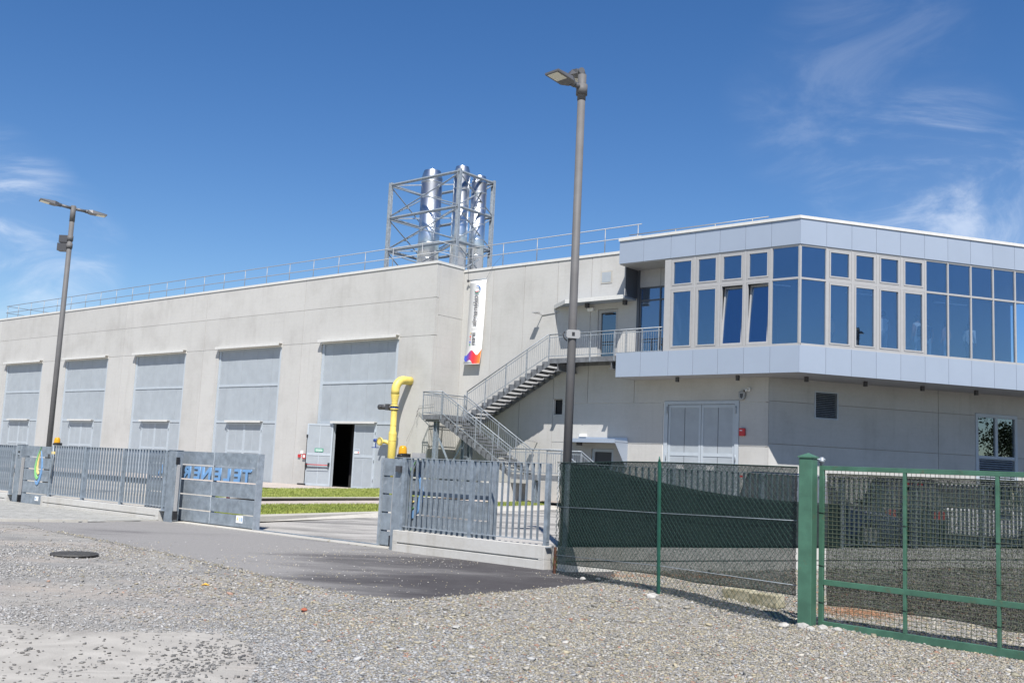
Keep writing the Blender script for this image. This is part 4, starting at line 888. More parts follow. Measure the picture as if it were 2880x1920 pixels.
q = MB(); q.box(.86, 1.06, -.028, -.0205, .13, .25); q.build('warning_sticker', WHITE, gp); q = MB(); q.box(.89, .92, -.031, -.0285, .16, .22); q.box(.95, .96, -.031, -.0285, .16, .22); q.build('sticker_print', LBLUE, gp)
q = MB(); q.box(1.42, 1.47, -.05, -.021, 1.35, 1.43); q.build('lock', DGREY, gp)

# return fence running off to the right behind the shade net
RR = R(29.2); RO = Vector((.98, 16.72, 0))
t = thing('concrete_wall', 'low white concrete base wall turning off to the right behind the shade net', 'wall', RO, RR)
q = MB(); q.box(0, 22, -.09, .16, .19, .40); q.box(0, 22, -.09, .16, -.3, .166); q.box(0, 22, -.06, .16, .166, .19); q.build('wall_body', CONCW, t)
t = thing('picket_fence', 'galvanised flat-bar fence turning right, seen dimly through the shade net', 'fence', RO, RR)
picket(t, .0, 22, .47, 1.74, [.2+.1345*k for k in range(160) if min(abs(.2+.1345*k-p) for p in (2.2, 4.25, 6.3, 8.4, 10.5, 12.6, 14.7, 16.8)) > .06], (.04, 2.2, 4.25, 6.3, 8.4, 10.5, 12.6, 14.7, 16.8))
t = thing('sagging_shade_cloth', 'dark shade cloth sagging along the bars of the return fence', 'shade net', RO, RR)
tops = [(0.05, 1.74), (.5, 1.73), (1.15, 1.62), (2.0, 1.49), (2.8, 1.39), (3.5, 1.325), (4.3, 1.28), (5.0, 1.255), (5.6, 1.25), (6.2, 1.22)]
q = MB(); nx, nz2 = 70, 14
xs = np.linspace(.05, 6.2, nx+1)
def shp(x, k):
    zt_ = float(np.interp(x, [a for a, _ in tops], [b for _, b in tops])); z = .405+(zt_-.405)*k/nz2
    return (x, -.055-.012*math.sin(x*2.1+z*1.2)-.006*math.sin(x*5+z*3.1), z)
for i in range(nx):
    for k in range(nz2): q.quad([shp(xs[i], k), shp(xs[i+1], k), shp(xs[i+1], k+1), shp(xs[i], k+1)], 0, True)
o = q.build('cloth', NETD, t, weld=True); o.modifiers.new('thick', 'SOLIDIFY').thickness = .004

# ================================================================== CHAIN LINK FENCE WITH SHADE NET
HR = R(-62.7); HO = Vector((.822, 16.351, 0))
CF = thing('chain_link_fence', 'green chain-link fence leading to the green gate post', 'fence', HO, HR)
L = 5.39
topz = lambda x: float(np.interp(x, [0, .37, 1.87, 2.92, 4.17, 5.39], [1.75, 1.745, 1.79, 1.795, 1.79, 1.78]))
botz = lambda x: float(np.interp(x, [0, 2.7, 5.22], [0.02, 0.02, 0.03]))
q = MB(); pitch = .088; Hh = 1.8
def wire(a, b, r=.0024): q.tube([a, b], r, 3, caps=False)
k = -int(Hh/pitch)-1
while k*pitch < L:
    x = k*pitch
    for sgn in (1, -1):
        a, b = ((x, 0.01), (x+Hh, Hh)) if sgn == 1 else ((x+Hh, 0.01), (x, Hh))
        pa = np.array(a); pb = np.array(b); ts_ = [0, 1]; d = pb-pa
        lo, hi = 0., 1.
        for lim, s_ in ((0, 1), (L, -1)):
            if abs(d[0]) > 1e-9:
                tt = (lim-pa[0])/d[0]
                if (d[0]*s_) > 0: lo = max(lo, tt)
                else: hi = min(hi, tt)
        if hi > lo+.01:
            A_ = pa+d*lo; B_ = pa+d*hi; yy = -.004 if sgn == 1 else .0
            A_[1] = max(A_[1], .01); B_[1] = min(B_[1], topz(B_[0]))
            wire((A_[0], yy, A_[1]), (B_[0], yy, B_[1]))
    k += 1
q.build('chain_link', WIRE, CF, kind='stuff')
for pts in ([(x, -.008, topz(x)) for x in np.linspace(0, L, 12)], [(0, -.008, 1.05), (1.37, -.008, 1.085), (2.89, -.008, 1.115), (4.17, -.008, 1.15), (L, -.008, 1.18)], [(0, -.008, .3), (2.87, -.008, .42), (L, -.008, .47)]):
    q = MB(); q.tube(pts, .004, 5); q.build('tension_wire', WIRE if pts[0][2] > 1.2 else GALVL, CF)
q = MB(); q.bar((2.83, -.02, -.05), (2.77, -.02, 1.80), .035, .035, up=(0, 1, 0)); q.tube([(2.77, -.02, 1.80), (2.768, -.02, 1.87)], [.02, .006], 6); q.build('post', GREEND, CF)
q = MB(); q.bar((.03, -.0, -.05), (.03, 0, .42), .035, .035, up=(0, 1, 0)); q.build('stub_post', RUST, CF)
q = MB(); q.tube([(.04, 0, .4), (.04, 0, 1.74)], .005, 6); q.build('end_wire', GALVL, CF)
SN = thing('shade_net', 'dark green shade net hung behind the chain-link fence', 'shade net', HO, HR)
q = MB(); nx, nz2 = 96, 34
def edge0(f): return .045+.045*abs(math.sin(f*math.pi*5.2))-.05*(f < .12)
def nb_(x): return float(np.interp(x, [.05, 1.1, 2.27, 2.82, 3.57, 4.67, 5.37], [.17, .22, .28, .30, .29, .34, .36]))
def np_(i, k):
    f = k/nz2; x = edge0(f)+(5.36-edge0(f))*i/nx; z = nb_(x)+(topz(x)-.006-nb_(x))*f
    qx, qz = x/.176, z/.176
    bul = .010*abs(math.sin(math.pi*(qx+qz)))*abs(math.sin(math.pi*(qx-qz)))+.008*math.sin(x*2.7+z*3)
    return (x, .016+bul, z)
for i in range(nx):
    for k in range(nz2): q.quad([np_(i, k), np_(i+1, k), np_(i+1, k+1), np_(i, k+1)], 0, True)
q.build('net_cloth', NET, SN, weld=True)
q = MB(); q.tube([(np_(i, 0)[0], .018, np_(i, 0)[2]) for i in range(0, nx+1, 2)], .006, 5); q.tube([(np_(i, nz2)[0], .014, np_(i, nz2)[2]) for i in range(0, nx+1, 2)], .007, 5); q.tube([np_(0, k) for k in range(nz2+1)], .006, 5); q.build('hem', NETD, SN)

# ================================================================== GREEN GATE
GO = Vector((3.375, 11.44, 0))
t = thing('green_gate_post', 'big square green gate post with a low pyramid cap', 'post', GO, R(-38))
q = MB(); q.box(-.078, .078, -.078, .078, -.1, 1.88); q.build('post_body', GREEN, t, bevel=.006)
q = MB(); c_ = .088; q.box(-c_, c_, -c_, c_, 1.881, 1.897); q.quad([(-c_, -c_, 1.897), (c_, -c_, 1.897), (0, 0, 1.94)]); q.quad([(c_, -c_, 1.897), (c_, c_, 1.897), (0, 0, 1.94)]); q.quad([(c_, c_, 1.897), (-c_, c_, 1.897), (0, 0, 1.94)]); q.quad([(-c_, c_, 1.897), (-c_, -c_, 1.897), (0, 0, 1.94)]); q.build('post_cap', GREEN, t)
GG = thing('green_mesh_gate', 'green steel swing gate filled with square wire mesh', 'gate', (3.55, 11.57, 0), R(-46))
ang = [(0.0, .055)]
def gbar(x0, x1, z0, z1, y0=-.02, y1=.02, nm='frame_bar'): q = MB(); q.box(x0, x1, y0, y1, z0, z1); return q.build(nm, GREEN, GG, bevel=.003)
GL = 3.0
gbar(-.002, .052, .02, 1.806); gbar(.052, GL, 1.755, 1.806); gbar(.052, GL, .02, .10); gbar(.052, GL, .493, .552); 
for x in (.966, 1.912, 2.85): gbar(x, x+.034, .552, 1.755); gbar(x, x+.034, .10, .493)
q = MB(); q.tube([(.02, 0, 1.806), (.02, 0, 1.90)], .022, 10); q.tube([(-.12, -.03, 1.875), (.06, -.0, 1.875)], .012, 8); q.tube([(.02, 0, 1.84), (.02, 0, 1.875)], .034, 10); q.build('hinge', GALVL, GG)
WV = MB(); WV.tube([(0, 0, 0), (0, 0, 1)], .0028, 5, caps=False); WVm = WV.mesh('wire', GWIRE)
for x0, x1 in ((.052, .966), (1.0, 1.912), (1.946, 2.85)):
    for z0, z1 in ((.552, 1.755), (.10, .493)):
        n = int((x1-x0)/.0505)
        for k in range(1, n): o = link('wire', WVm, GG, (x0+(x1-x0)*k/n, .006, z0)); o.scale = (1, 1, z1-z0)
        n = int(round((z1-z0)/.046))
        for k in range(1, n): o = link('wire', WVm, GG, (x0, .0, z0+(z1-z0)*k/n)); o.rotation_euler = (0, R(90), 0); o.scale = (1, 1, x1-x0)
NG = thing('shade_net', 'dark shade net hung behind the green mesh gate', 'shade net', (3.55, 11.57, 0), R(-46))
q = MB(); nx, nz2 = 60, 24
def gb(x): return float(np.interp(x, [.05, .5, .95, 1.4, 2.0, 2.95], [.27, .29, .29, .30, .265, .30]))
def gp_(i, k):
    x = .06+2.9*i/nx; z = gb(x)+(1.72-.0*x-gb(x))*k/nz2
    return (x, .05+.014*math.sin(x*4+z*6)+.01*math.sin(x*9.5-z*4), z)
for i in range(nx):
    for k in range(nz2): q.quad([gp_(i, k), gp_(i+1, k), gp_(i+1, k+1), gp_(i, k+1)], 0, True)
q.build('net_cloth', NETG, NG, weld=True)
q = MB(); q.tube([gp_(i, 0) for i in range(0, nx+1, 2)], .004, 5); q.tube([gp_(i, nz2) for i in range(0, nx+1, 2)], .004, 5); q.build('hem', NETD, NG)
q = MB()
for x, zs in ((.02, (1.28, .7, .3)), (.98, (1.2, .75, .33)), (1.93, (1.1, .7, .3))):
    for z in zs: q.tube([(x-.04, -.024, z+.004), (x+.04, -.024, z), (x+.04, .03, z), (x-.04, .03, z)], .003, 4)
q.build('tie', BLK, NG)

# ================================================================== GROUND
def sheet(name, pts, z, m, kind='structure', thick=None):
    mb = MB()
    if thick: mb.slab([(p[0], p[1]) for p in pts], z-thick, z)
    else: mb.quad([(p[0], p[1], z) for p in pts])
    o = mb.build(name, m, kind=kind); return o
def groundmat(name, base, alt, dust=None, fine=80, scale=1.2, bump=.5, speck=.25, dust_amt=.6, rough=.95, dscale=.5, dlo=.45, dhi=.7, grad=False):
    m, n, l, b = nodes(name); b.inputs['Roughness'].default_value = rough; b.inputs['Specular IOR Level'].default_value = .2
    t = n.new('ShaderNodeTexCoord')
    def nz_(s, d=6, st=None):
        v = t.outputs['Object']
        if st: mp_ = n.new('ShaderNodeMapping'); mp_.inputs['Scale'].default_value = st; mp_.inputs['Rotation'].default_value = (0, 0, R(-28)); l.new(v, mp_.inputs[0]); v = mp_.outputs[0]
        q = n.new('ShaderNodeTexNoise'); q.inputs['Scale'].default_value = s; q.inputs['Detail'].default_value = d; q.inputs['Roughness'].default_value = .65; l.new(v, q.inputs['Vector']); return q.outputs['Fac']
    def mr(f, a, z, o0=0, o1=1):
        q = n.new('ShaderNodeMapRange'); q.interpolation_type = 'SMOOTHSTEP'; q.inputs[1].default_value = a; q.inputs[2].default_value = z; q.inputs[3].default_value = o0; q.inputs[4].default_value = o1; l.new(f, q.inputs[0]); return q.outputs[0]
    def mix(f, a, c):
        q = n.new('ShaderNodeMix'); q.data_type = 'RGBA'; l.new(f, q.inputs[0])
        for i, v in ((6, a), (7, c)):
            if isinstance(v, tuple): q.inputs[i].default_value = (*v, 1)
            else: l.new(v, q.inputs[i])
        return q.outputs[2]
    col = mix(mr(nz_(scale), .38, .66), base, alt)
    if dust:
        fd = nz_(dscale, 7, (.45, 1.3, 1))
        if grad:                          # dust carried out through the gate lies on the left half of the drive
            sx_ = n.new('ShaderNodeSeparateXYZ'); l.new(t.outputs['Object'], sx_.inputs[0]); g1 = n.new('ShaderNodeMapRange'); g1.inputs[1].default_value = -.2; g1.inputs[2].default_value = -4.5; g1.inputs[3].default_value = -.13; g1.inputs[4].default_value = .17; l.new(sx_.outputs[0], g1.inputs[0])
            ad_ = n.new('ShaderNodeMath'); ad_.operation = 'ADD'; l.new(fd, ad_.inputs[0]); l.new(g1.outputs[0], ad_.inputs[1]); fd = ad_.outputs[0]
        col = mix(mr(fd, dlo, dhi, 0, dust_amt), col, dust)
    f = nz_(fine, 3); h = n.new('ShaderNodeHueSaturation'); l.new(mr(f, .3, .7, 1-speck, 1+speck), h.inputs['Value']); l.new(col, h.inputs['Color']); l.new(h.outputs[0], b.inputs['Base Color'])
    bp = n.new('ShaderNodeBump'); bp.inputs['Strength'].default_value = bump; bp.inputs['Distance'].default_value = .012; l.new(f, bp.inputs['Height']); l.new(bp.outputs[0], b.inputs['Normal'])
    return m
GRAV = groundmat('gravel_dirt', (.27, .258, .236), (.21, .205, .195), (.33, .285, .245), fine=70, scale=.9, speck=.35, bump=.8, dust_amt=.7)
FARG = groundmat('far_ground', (.40, .37, .32), (.30, .29, .26), fine=20, scale=.2)
ASPH = groundmat('asphalt', (.058, .054, .056), (.078, .074, .076), (.25, .242, .232), fine=160, scale=.8, speck=.35, bump=.5, dust_amt=.85, dscale=.34, dlo=.40, dhi=.66, grad=True)
ROAD = groundmat('inner_road_asphalt', (.10, .098, .096), (.15, .147, .142), (.36, .345, .32), fine=120, scale=.6, speck=.25, bump=.4, dust_amt=.95, dscale=.45, dlo=.33, dhi=.58)
DARKA = groundmat('yard_asphalt', (.028, .029, .031), (.042, .042, .044), fine=120, scale=.5, speck=.2, bump=.3)
PATHM = groundmat('footpath', (.42, .37, .33), (.34, .30, .27), fine=60, scale=2, speck=.15, bump=.2)
PALE = groundmat('compacted_dust', (.50, .475, .43), (.43, .40, .36), fine=120, scale=1.6, speck=.14, bump=.35)
GRASSM = groundmat('grass_ground', (.17, .21, .045), (.24, .25, .07), (.28, .25, .11), fine=40, scale=1.5, speck=.4, bump=1.0, dust_amt=.6, dscale=1.2)
PAVM = mat('paver_grey', (.34, .335, .31), .9, var=.12, vscale=4, rnd=.12, bump=.3, bscale=50)
o = sheet('ground', [(-1500, -1500), (1500, -1500), (1500, 1500), (-1500, 1500)], -.06, FARG)
DRIVE = [(-10.6, 21.3), (-9.86, 21.3), (-8.57, 19.88), (-7.32, 18.55), (-5.8, 17.0), (-4.6, 15.64), (-3.58, 14.49), (-2.46, 13.11), (-1.64, 12.36), (-1.22, 12.12), (-0.82, 12.43), (-0.32, 13.03), (0.18, 13.54), (0.59, 13.99), (1.11, 14.65), (1.38, 14.98), (1.67, 15.62), (1.80, 16.4)]
dpoly = [(-16, 27.5), (-13.3, 24.0)] + DRIVE
def inside(px, py, poly):
    c = np.zeros(len(px), bool); n = len(poly)
    for i in range(n):
        x0, y0 = poly[i]; x1, y1 = poly[(i+1) % n]
        t_ = ((y0 > py) != (y1 > py)) & (px < (x1-x0)*(py-y0)/(y1-y0+1e-12)+x0); c ^= t_
    return c
# jitter the ragged edge of the drive
rag = []
for (a, b) in zip(DRIVE[:-1], DRIVE[1:]):
    for k in range(6):
        f = k/6; rag.append((a[0]+(b[0]-a[0])*f+rng.normal(0, .035), a[1]+(b[1]-a[1])*f+rng.normal(0, .035)))
rag.append(DRIVE[-1])
c1 = P(24.7, 23.80); c2 = P(0, 23.80)
full = rag + [(RO.x+.85, RO.y+.36), (c1.x, c1.y), (c2.x, c2.y), (-22, 33), (-22, 26)]
mb = MB(); mb.slab(full, -.05, .012); mb.build('driveway', ASPH, kind='structure')
# gravel bed: gently uneven sheet with a hole under the drive
def vnoise(x, y, s, seed):
    r_ = np.random.default_rng(seed); g = r_.random((64, 64)); X = (x*s) % 63; Y = (y*s) % 63; i = X.astype(int); j = Y.astype(int); fx_ = X-i; fy_ = Y-j
    fx_ = fx_*fx_*(3-2*fx_); fy_ = fy_*fy_*(3-2*fy_)
    return (g[i, j]*(1-fx_)+g[i+1, j]*fx_)*(1-fy_)+(g[i, j+1]*(1-fx_)+g[i+1, j+1]*fx_)*fy_
def bed(x, y):
    h = .012+.022*(vnoise(x+40, y+9, .7, 1)-.4)+.012*(vnoise(x+40, y+9, 3.1, 2)-.5)
    h = h+.045*np.exp(-((x-2.0)**2+(y-14.2)**2)/1.2)+.05*np.exp(-((x-3.4)**2+(y-11.1)**2)/.25)
    ins = inside(x, y, [(p[0], p[1]) for p in full]); nn = (x-OO.x)*NV.x+(y-OO.y)*NV.y
    ins |= ((x < RO.x) & (nn < 23.75)) | ((x >= RO.x) & (y > RO.y+(x-RO.x)*.559+.02)); return np.where(ins, -.03, h)
# pale compacted dust patch in the near left corner
pp = [(-6.5, 11.2), (-5.2, 9.9), (-4.43, 9.38), (-3.9, 9.15), (-3.2, 9.3), (-2.72, 9.42), (-2.35, 9.25), (-2.1, 8.9), (-1.85, 8.2), (-1.75, 7.4), (-1.9, 6.2), (-7, 5.8)]
pr = []
for a, b in zip(pp, pp[1:]+pp[:1]):
    for k in range(8): f = k/8; pr.append((a[0]+(b[0]-a[0])*f+rng.normal(0, .05), a[1]+(b[1]-a[1])*f+rng.normal(0, .05)))
gx = np.arange(-17, 13.01, .08); gy = np.arange(4.5, 24.01, .08); GX, GY = np.meshgrid(gx, gy, indexing='ij')
GZ = bed(GX.ravel(), GY.ravel()); nxg, nyg = len(gx), len(gy)
vv = np.stack([GX.ravel(), GY.ravel(), GZ], 1); ii = np.arange(nxg*nyg).reshape(nxg, nyg)
ff = np.stack([ii[:-1, :-1], ii[1:, :-1], ii[1:, 1:], ii[:-1, 1:]], -1).reshape(-1, 4)
me = bpy.data.meshes.new('gravel_ground'); me_pts = vv; me.from_pydata(vv.tolist(), [], ff.tolist()); me.materials.append(GRAV); me.polygons.foreach_set('use_smooth', [True]*len(ff)); dist = np.full(len(vv), 9.0); PA = np.array(pp); PB_ = np.roll(PA, -1, 0)
for a, b in zip(PA, PB_):
    d = b-a; tt = np.clip(((vv[:, :2]-a)@d)/(d@d), 0, 1); dist = np.minimum(dist, np.hypot(*(vv[:, :2]-(a+tt[:, None]*d)).T))
sdist = np.where(inside(vv[:, 0], vv[:, 1], pp), dist, -dist)+.35*(vnoise(vv[:, 0]+40, vv[:, 1]+9, 1.9, 21)-.5)+.2*(vnoise(vv[:, 0]+40, vv[:, 1]+9, 6, 22)-.5)
dm = np.clip(sdist/.3+.5, 0, 1)
ca = me.color_attributes.new('Dust', 'FLOAT_COLOR', 'POINT'); cc = np.ones((len(vv), 4), np.float32); cc[:, :3] = dm[:, None]; ca.data.foreach_set('color', cc.ravel())
gn, gk = GRAV.node_tree.nodes, GRAV.node_tree.links; vc = gn.new('ShaderNodeVertexColor'); vc.layer_name = 'Dust'; gb_ = gn['Principled BSDF']
src = gb_.inputs['Base Color'].links[0].from_socket; gm = gn.new('ShaderNodeMix'); gm.data_type = 'RGBA'; gk.new(vc.outputs[0], gm.inputs[0]); gk.new(src, gm.inputs[6]); gm.inputs[7].default_value = (.345, .328, .298, 1)
gh = gn.new('ShaderNodeTexNoise'); gh.inputs['Scale'].default_value = 45; gh.inputs['Detail'].default_value = 5; gh2 = gn.new('ShaderNodeMapRange'); gh2.inputs[1].default_value = .3; gh2.inputs[2].default_value = .7; gh2.inputs[3].default_value = .86; gh2.inputs[4].default_value = 1.12
gk.new(gh.outputs['Fac'], gh2.inputs[0]); gh3 = gn.new('ShaderNodeHueSaturation'); gk.new(gh2.outputs[0], gh3.inputs['Value']); gk.new(gm.outputs[2], gh3.inputs['Color']); gk.new(gh3.outputs[0], gb_.inputs['Base Color'])
link('gravel_ground', me, kind='structure')
# block paving with kerb on the left
def pav_in(x, y): return inside(x, y, pavp)
A0 = P(13.02, 23.93); pavp = [(A0.x, A0.y), (-9.19, 22.85), (-10.65, 21.9), (-16, 18.6), (-24, 26), (P(-4, 23.93).x, P(-4, 23.93).y)]
mb = MB(); mb.slab(pavp, -.05, .03); mb.build('pavement', CONCK, kind='structure')
ca, cb = Vector((A0.x, A0.y, 0)), Vector((-16, 18.6, 0))
q = MB(); kd = (Vector((-9.19, 22.85, 0))-Vector((-10.65, 21.9, 0))).normalized()
for k in range(9):
    a = Vector((-9.19, 22.85, .02))-kd*(k*1.0); q.bar(a, a-kd*.99, .1, .1)
q.build('kerb', CONCK, kind='structure')
bx, by = [], []
for i in range(-4, 110):
    for j in range(0, 60):
        s_ = 14.2-i*.104; n_ = 23.98+j*.206+(.103 if i % 2 else 0); bx.append((s_, n_))
cen = np.array([P(s_, n_) for s_, n_ in bx]); ok = inside(cen[:, 0], cen[:, 1], pavp)
mb = MB(); el = EV*.049; nl = NV*.100; cnt = 0
pav_me = MB().obox((0, 0, 0), (.049, 0, 0), (0, .100, 0), (0, 0, .012)).mesh('paver', PAVM)
root = thing('block_paving', 'grey block paving in front of the long left fence', 'paving', (0, 0, 0))
order = sorted([tuple(c) for c, o_ in zip(cen, ok) if o_], key=lambda c: c[0]**2+c[1]**2)
for c in order[:260]:
    o = link('paver', pav_me, root, (c[0], c[1], .032+random.uniform(-.003, .004)), ROT_A+random.gauss(0, .02))
for c in order[260:]: mb.obox((c[0], c[1], .032+random.uniform(-.003, .004)), el, nl, (0, 0, .012))
mb.build('paver', PAVM, root, kind='stuff')
# threshold, gate track and the road inside
q = MB(); a, b = P(13.4, 23.62), P(20.9, 23.62); q.bar((a.x, a.y, .012), (b.x, b.y, .012), .34, .03); q.build('threshold', CONCK, kind='structure')
q = MB(); a, b = P(8, 23.40), P(24, 23.40); q.bar((a.x, a.y, .03), (b.x, b.y, .03), .03, .03); q.bar((a.x+.04, a.y+.05, .02), (b.x+.04, b.y+.05, .02), .05, .02); q.build('gate_track', GALV, kind='structure')
cols_x = [600, 724, 1062, 1385, 1540, 1760]
rows = [(.05, [1471, 1466, 1454, 1438, 1433, 1425]), (.17, [1457.5, 1452, 1441, 1427, 1423, 1416]), (.172, [1451, 1446, 1437, 1423, 1419.5, 1413]), (.235, [1419, 1418.5, 1417.5, 1413, 1411, 1409]),
        (.24, [1407.5, 1407, 1406, 1404, 1403, 1402]), (.34, [1400, 1399.5, 1399, 1398, 1397, 1396]), (.345, [1398, 1397.5, 1397, 1396, 1395, 1394]), (.37, [1372, 1372.5, 1373, 1390, 1390, 1390])]
RP = [[at(x, yv, z) for x, yv in zip(cols_x, ys)] for z, ys in rows]
def strip(name, a, b, m):
    mb = MB()
    for i in range(len(cols_x)-1): mb.quad([RP[a][i], RP[a][i+1], RP[b][i+1], RP[b][i]])
    mb.build(name, m, kind='structure')
mb = MB(); f0 = [P(4+ (24.55-4)*k/5, 23.58, .006) for k in range(6)]
for i in range(5): mb.quad([f0[i], f0[i+1], RP[0][i+1], RP[0][i]])
mb.build('inner_road', ROAD, kind='structure')
strip('kerb', 0, 1, CONCK); strip('kerb', 1, 2, CONCK); strip('grass_verge', 2, 3, GRASSM); strip('footpath', 3, 4, PATHM); strip('kerb', 4, 5, CONCK); strip('kerb', 5, 6, CONCK); strip('grass_verge', 6, 7, GRASSM)
mb = MB(); a = [P(s_, 0.05 if s_ > 0 else NA, .26) for s_ in (-60, -30, -12, 0.02)]; b = [P(s_, 8, .25) for s_ in (-60, -30, -12, .02)]
for i in range(3): mb.quad([a[i], a[i+1], b[i+1], b[i]])
mb.quad([P(.02, .02, .255), P(17, .02, .255), P(17, 2.6, .24), P(.02, 2.2, .25)]); mb.build('apron', PATHM, kind='structure')
mb = MB(); ya, yb, yc, yd = Vector((RO.x+.3, RO.y+.5, .008)), Vector((20, 27.2, .01)), Vector((24, 42, .2)), P(17, 6, .2); mb.quad([ya, yb, yc, yd]); mb.quad([yd, yc, CE+DV*15+DN*.05+Vector((0, 0, .262)), CE+DN*.05+DV*.0+Vector((0, 0, .262))]); mb.quad([yb, Vector((45, 34, .1)), Vector((45, 60, .26)), yc]); mb.build('yard', DARKA, kind='structure')
q = MB(); 
for i in range(2600):
    s_ = random.uniform(23.2, 24.7); n_ = 23.5-abs(random.gauss(0, .45)); c = P(s_, n_, .008); a = random.uniform(0, 6.28); h = random.uniform(.04, .11); w = .006
    q.quad([(c.x-w*math.cos(a), c.y-w*math.sin(a), c.z), (c.x+w*math.cos(a), c.y+w*math.sin(a), c.z), (c.x+random.gauss(0, .03), c.y+random.gauss(0, .03), c.z+h)])
def tuft(A, B, n, hmin, hmax):
    for i in range(n):
        u = random.random()*(len(cols_x)-2); k = int(u); f = u-k; g_ = random.random()
        p = RP[A][k].lerp(RP[A][k+1], f).lerp(RP[B][k].lerp(RP[B][k+1], f), g_); a = random.uniform(0, 6.28); h = random.uniform(hmin, hmax); w = .014
        q.quad([(p.x-w*math.cos(a), p.y-w*math.sin(a), p.z-.01), (p.x+w*math.cos(a), p.y+w*math.sin(a), p.z-.01), (p.x+random.gauss(0, .03), p.y+random.gauss(0, .03), p.z+h)])
tuft(2, 3, 26000, .03, .08); tuft(6, 7, 22000, .03, .07)
GB = mat('grass_blades', (.26, .29, .06), .8, c2=(.14, .18, .03), vscale=1.5)
q.build('grass', GB, kind='stuff')

# ---- stones -------------------------------------------------------
def stone_mesh(name, pos, size, colr, flat=.62, kind='stuff'):
    n = len(pos); base = np.array([(1, 0, 0), (0, 1, 0), (-1, 0, 0), (0, -1, 0), (.62, .62, .75), (-.62, .62, .75), (-.62, -.62, .75), (.62, -.62, .75), (0, 0, -.8)], float)
    faces = np.array([(0, 1, 4), (1, 5, 4), (1, 2, 5), (2, 6, 5), (2, 3, 6), (3, 7, 6), (3, 0, 7), (0, 4, 7), (4, 5, 6), (4, 6, 7), (1, 0, 8), (2, 1, 8), (3, 2, 8), (0, 3, 8)])
    V = base[None]*(1+rng.normal(0, .24, (n, 9, 3))); V[:, :, 0] *= rng.uniform(.8, 1.35, (n, 1)); V[:, :, 2] *= flat*rng.uniform(.6, 1.2, (n, 1))
    a = rng.uniform(0, 2*np.pi, n); c, s_ = np.cos(a)[:, None], np.sin(a)[:, None]; tl = rng.normal(0, .28, n)[:, None]
    Z = V[:, :, 2]+V[:, :, 0]*tl; Xr = V[:, :, 0]*c-V[:, :, 1]*s_; Yr = V[:, :, 0]*s_+V[:, :, 1]*c
    V = np.stack([Xr, Yr, Z], -1)*size[:, None, None]+pos[:, None, :]
    F_ = faces[None]+(np.arange(n)*9)[:, None, None]
    me = bpy.data.meshes.new(name); me.vertices.add(n*9); me.vertices.foreach_set('co', V.astype(np.float32).ravel())
    nf = n*14; me.loops.add(nf*3); me.loops.foreach_set('vertex_index', F_.reshape(-1).astype(np.int32)); me.polygons.add(nf)
    me.polygons.foreach_set('loop_start', np.arange(0, nf*3, 3, dtype=np.int32)); me.polygons.foreach_set('loop_total', np.full(nf, 3, np.int32))
    at2 = me.color_attributes.new('Col', 'FLOAT_COLOR', 'POINT'); cc = np.ones((n, 9, 4), np.float32); cc[:, :, :3] = colr[:, None, :]; at2.data.foreach_set('color', cc.ravel())
    me.update(calc_edges=True); me.validate(); me.materials.append(STONEM); return link(name, me, kind=kind)
STONEM, sn, sl, sb = nodes('stone'); sb.inputs['Roughness'].default_value = .9; sb.inputs['Specular IOR Level'].default_value = .25
va = sn.new('ShaderNodeVertexColor'); va.layer_name = 'Col'; sl.new(va.outputs[0], sb.inputs['Base Color'])
GREYS = np.array([(.26, .268, .275), (.36, .368, .372), (.43, .435, .44), (.52, .52, .515), (.62, .615, .60), (.18, .182, .19)])
RIVER = np.array([(.62, .58, .50), (.47, .41, .29), (.55, .47, .30), (.36, .32, .24), (.24, .235, .22), (.40, .39, .37), (.66, .64, .60), (.17, .17, .165), (.36, .33, .22)])
def scatter(name, N, yr, dens_fn, size_lo, size_hi):
    # sample uniformly over the wedge in front of the camera position
    y = np.sqrt(rng.uniform(yr[0]**2, yr[1]**2, N)); x = rng.uniform(-.60, .60, N)*y
    keep = rng.random(N) < dens_fn(x, y); x, y = x[keep], y[keep]
    z = bed(x, y); k2 = z > -.02; x, y, z = x[k2], y[k2], z[k2]
    pz = inside(x, y, pp)
    size = rng.uniform(size_lo, size_hi, len(x))*rng.choice([1, 1, 1, 1.35, .75], len(x))
    river = 1/(1+np.exp(-(((x+1.9)*.82+(y-9.9)*.57)*1.5-(y < 9)*.0+3.2*(vnoise(x+40, y+9, .9, 5)-.5))))     # river gravel to the right and farther off, grey chippings near left
    isr = rng.random(len(x)) < river*.92
    cg = GREYS[rng.integers(0, len(GREYS), len(x))]; cv = RIVER[rng.integers(0, len(RIVER), len(x))]
    terr = rng.random(len(x)) < .035; cv[terr] = (.46, .20, .12)
    c = np.where(isr[:, None], cv, cg)*rng.uniform(.85, 1.12, (len(x), 1)); c = np.where((pz)[:, None], cg*.46, c)*.66
    mean_ = np.where(isr[:, None], np.array((.41, .385, .33)), np.array((.40, .405, .405))); c = np.where(pz[:, None], c, c*.66+mean_*.34*.66/.66*.72)
    left = 1/(1+np.exp((x+2.9+.22*(y-9))*1.2)); c = c*(1-left[:, None]*.25)+np.array((.44, .40, .35))*left[:, None]*.25
    return stone_mesh(name, np.stack([x, y, z+size*.18], 1), size, c)
def dens(x, y):
    left = 1/(1+np.exp((x+2.7+.20*(y-9))*1.6)); nzv = vnoise(x+40, y+9, .8, 7)
    d = 1-left*np.clip(.62+1.3*(nzv-.5), .1, .96)
    return np.where(inside(x, y, pp), .025+.05*(vnoise(x+40, y+9, 1.7, 8) > .62)+.16*((x > -2.6) & (vnoise(x+40, y+9, 1.2, 3) > .55)), d)
scatter('gravel', 115000, (6.6, 11.0), dens, .005, .0145)
scatter('gravel', 72000, (11.0, 17.5), dens, .008, .0175)
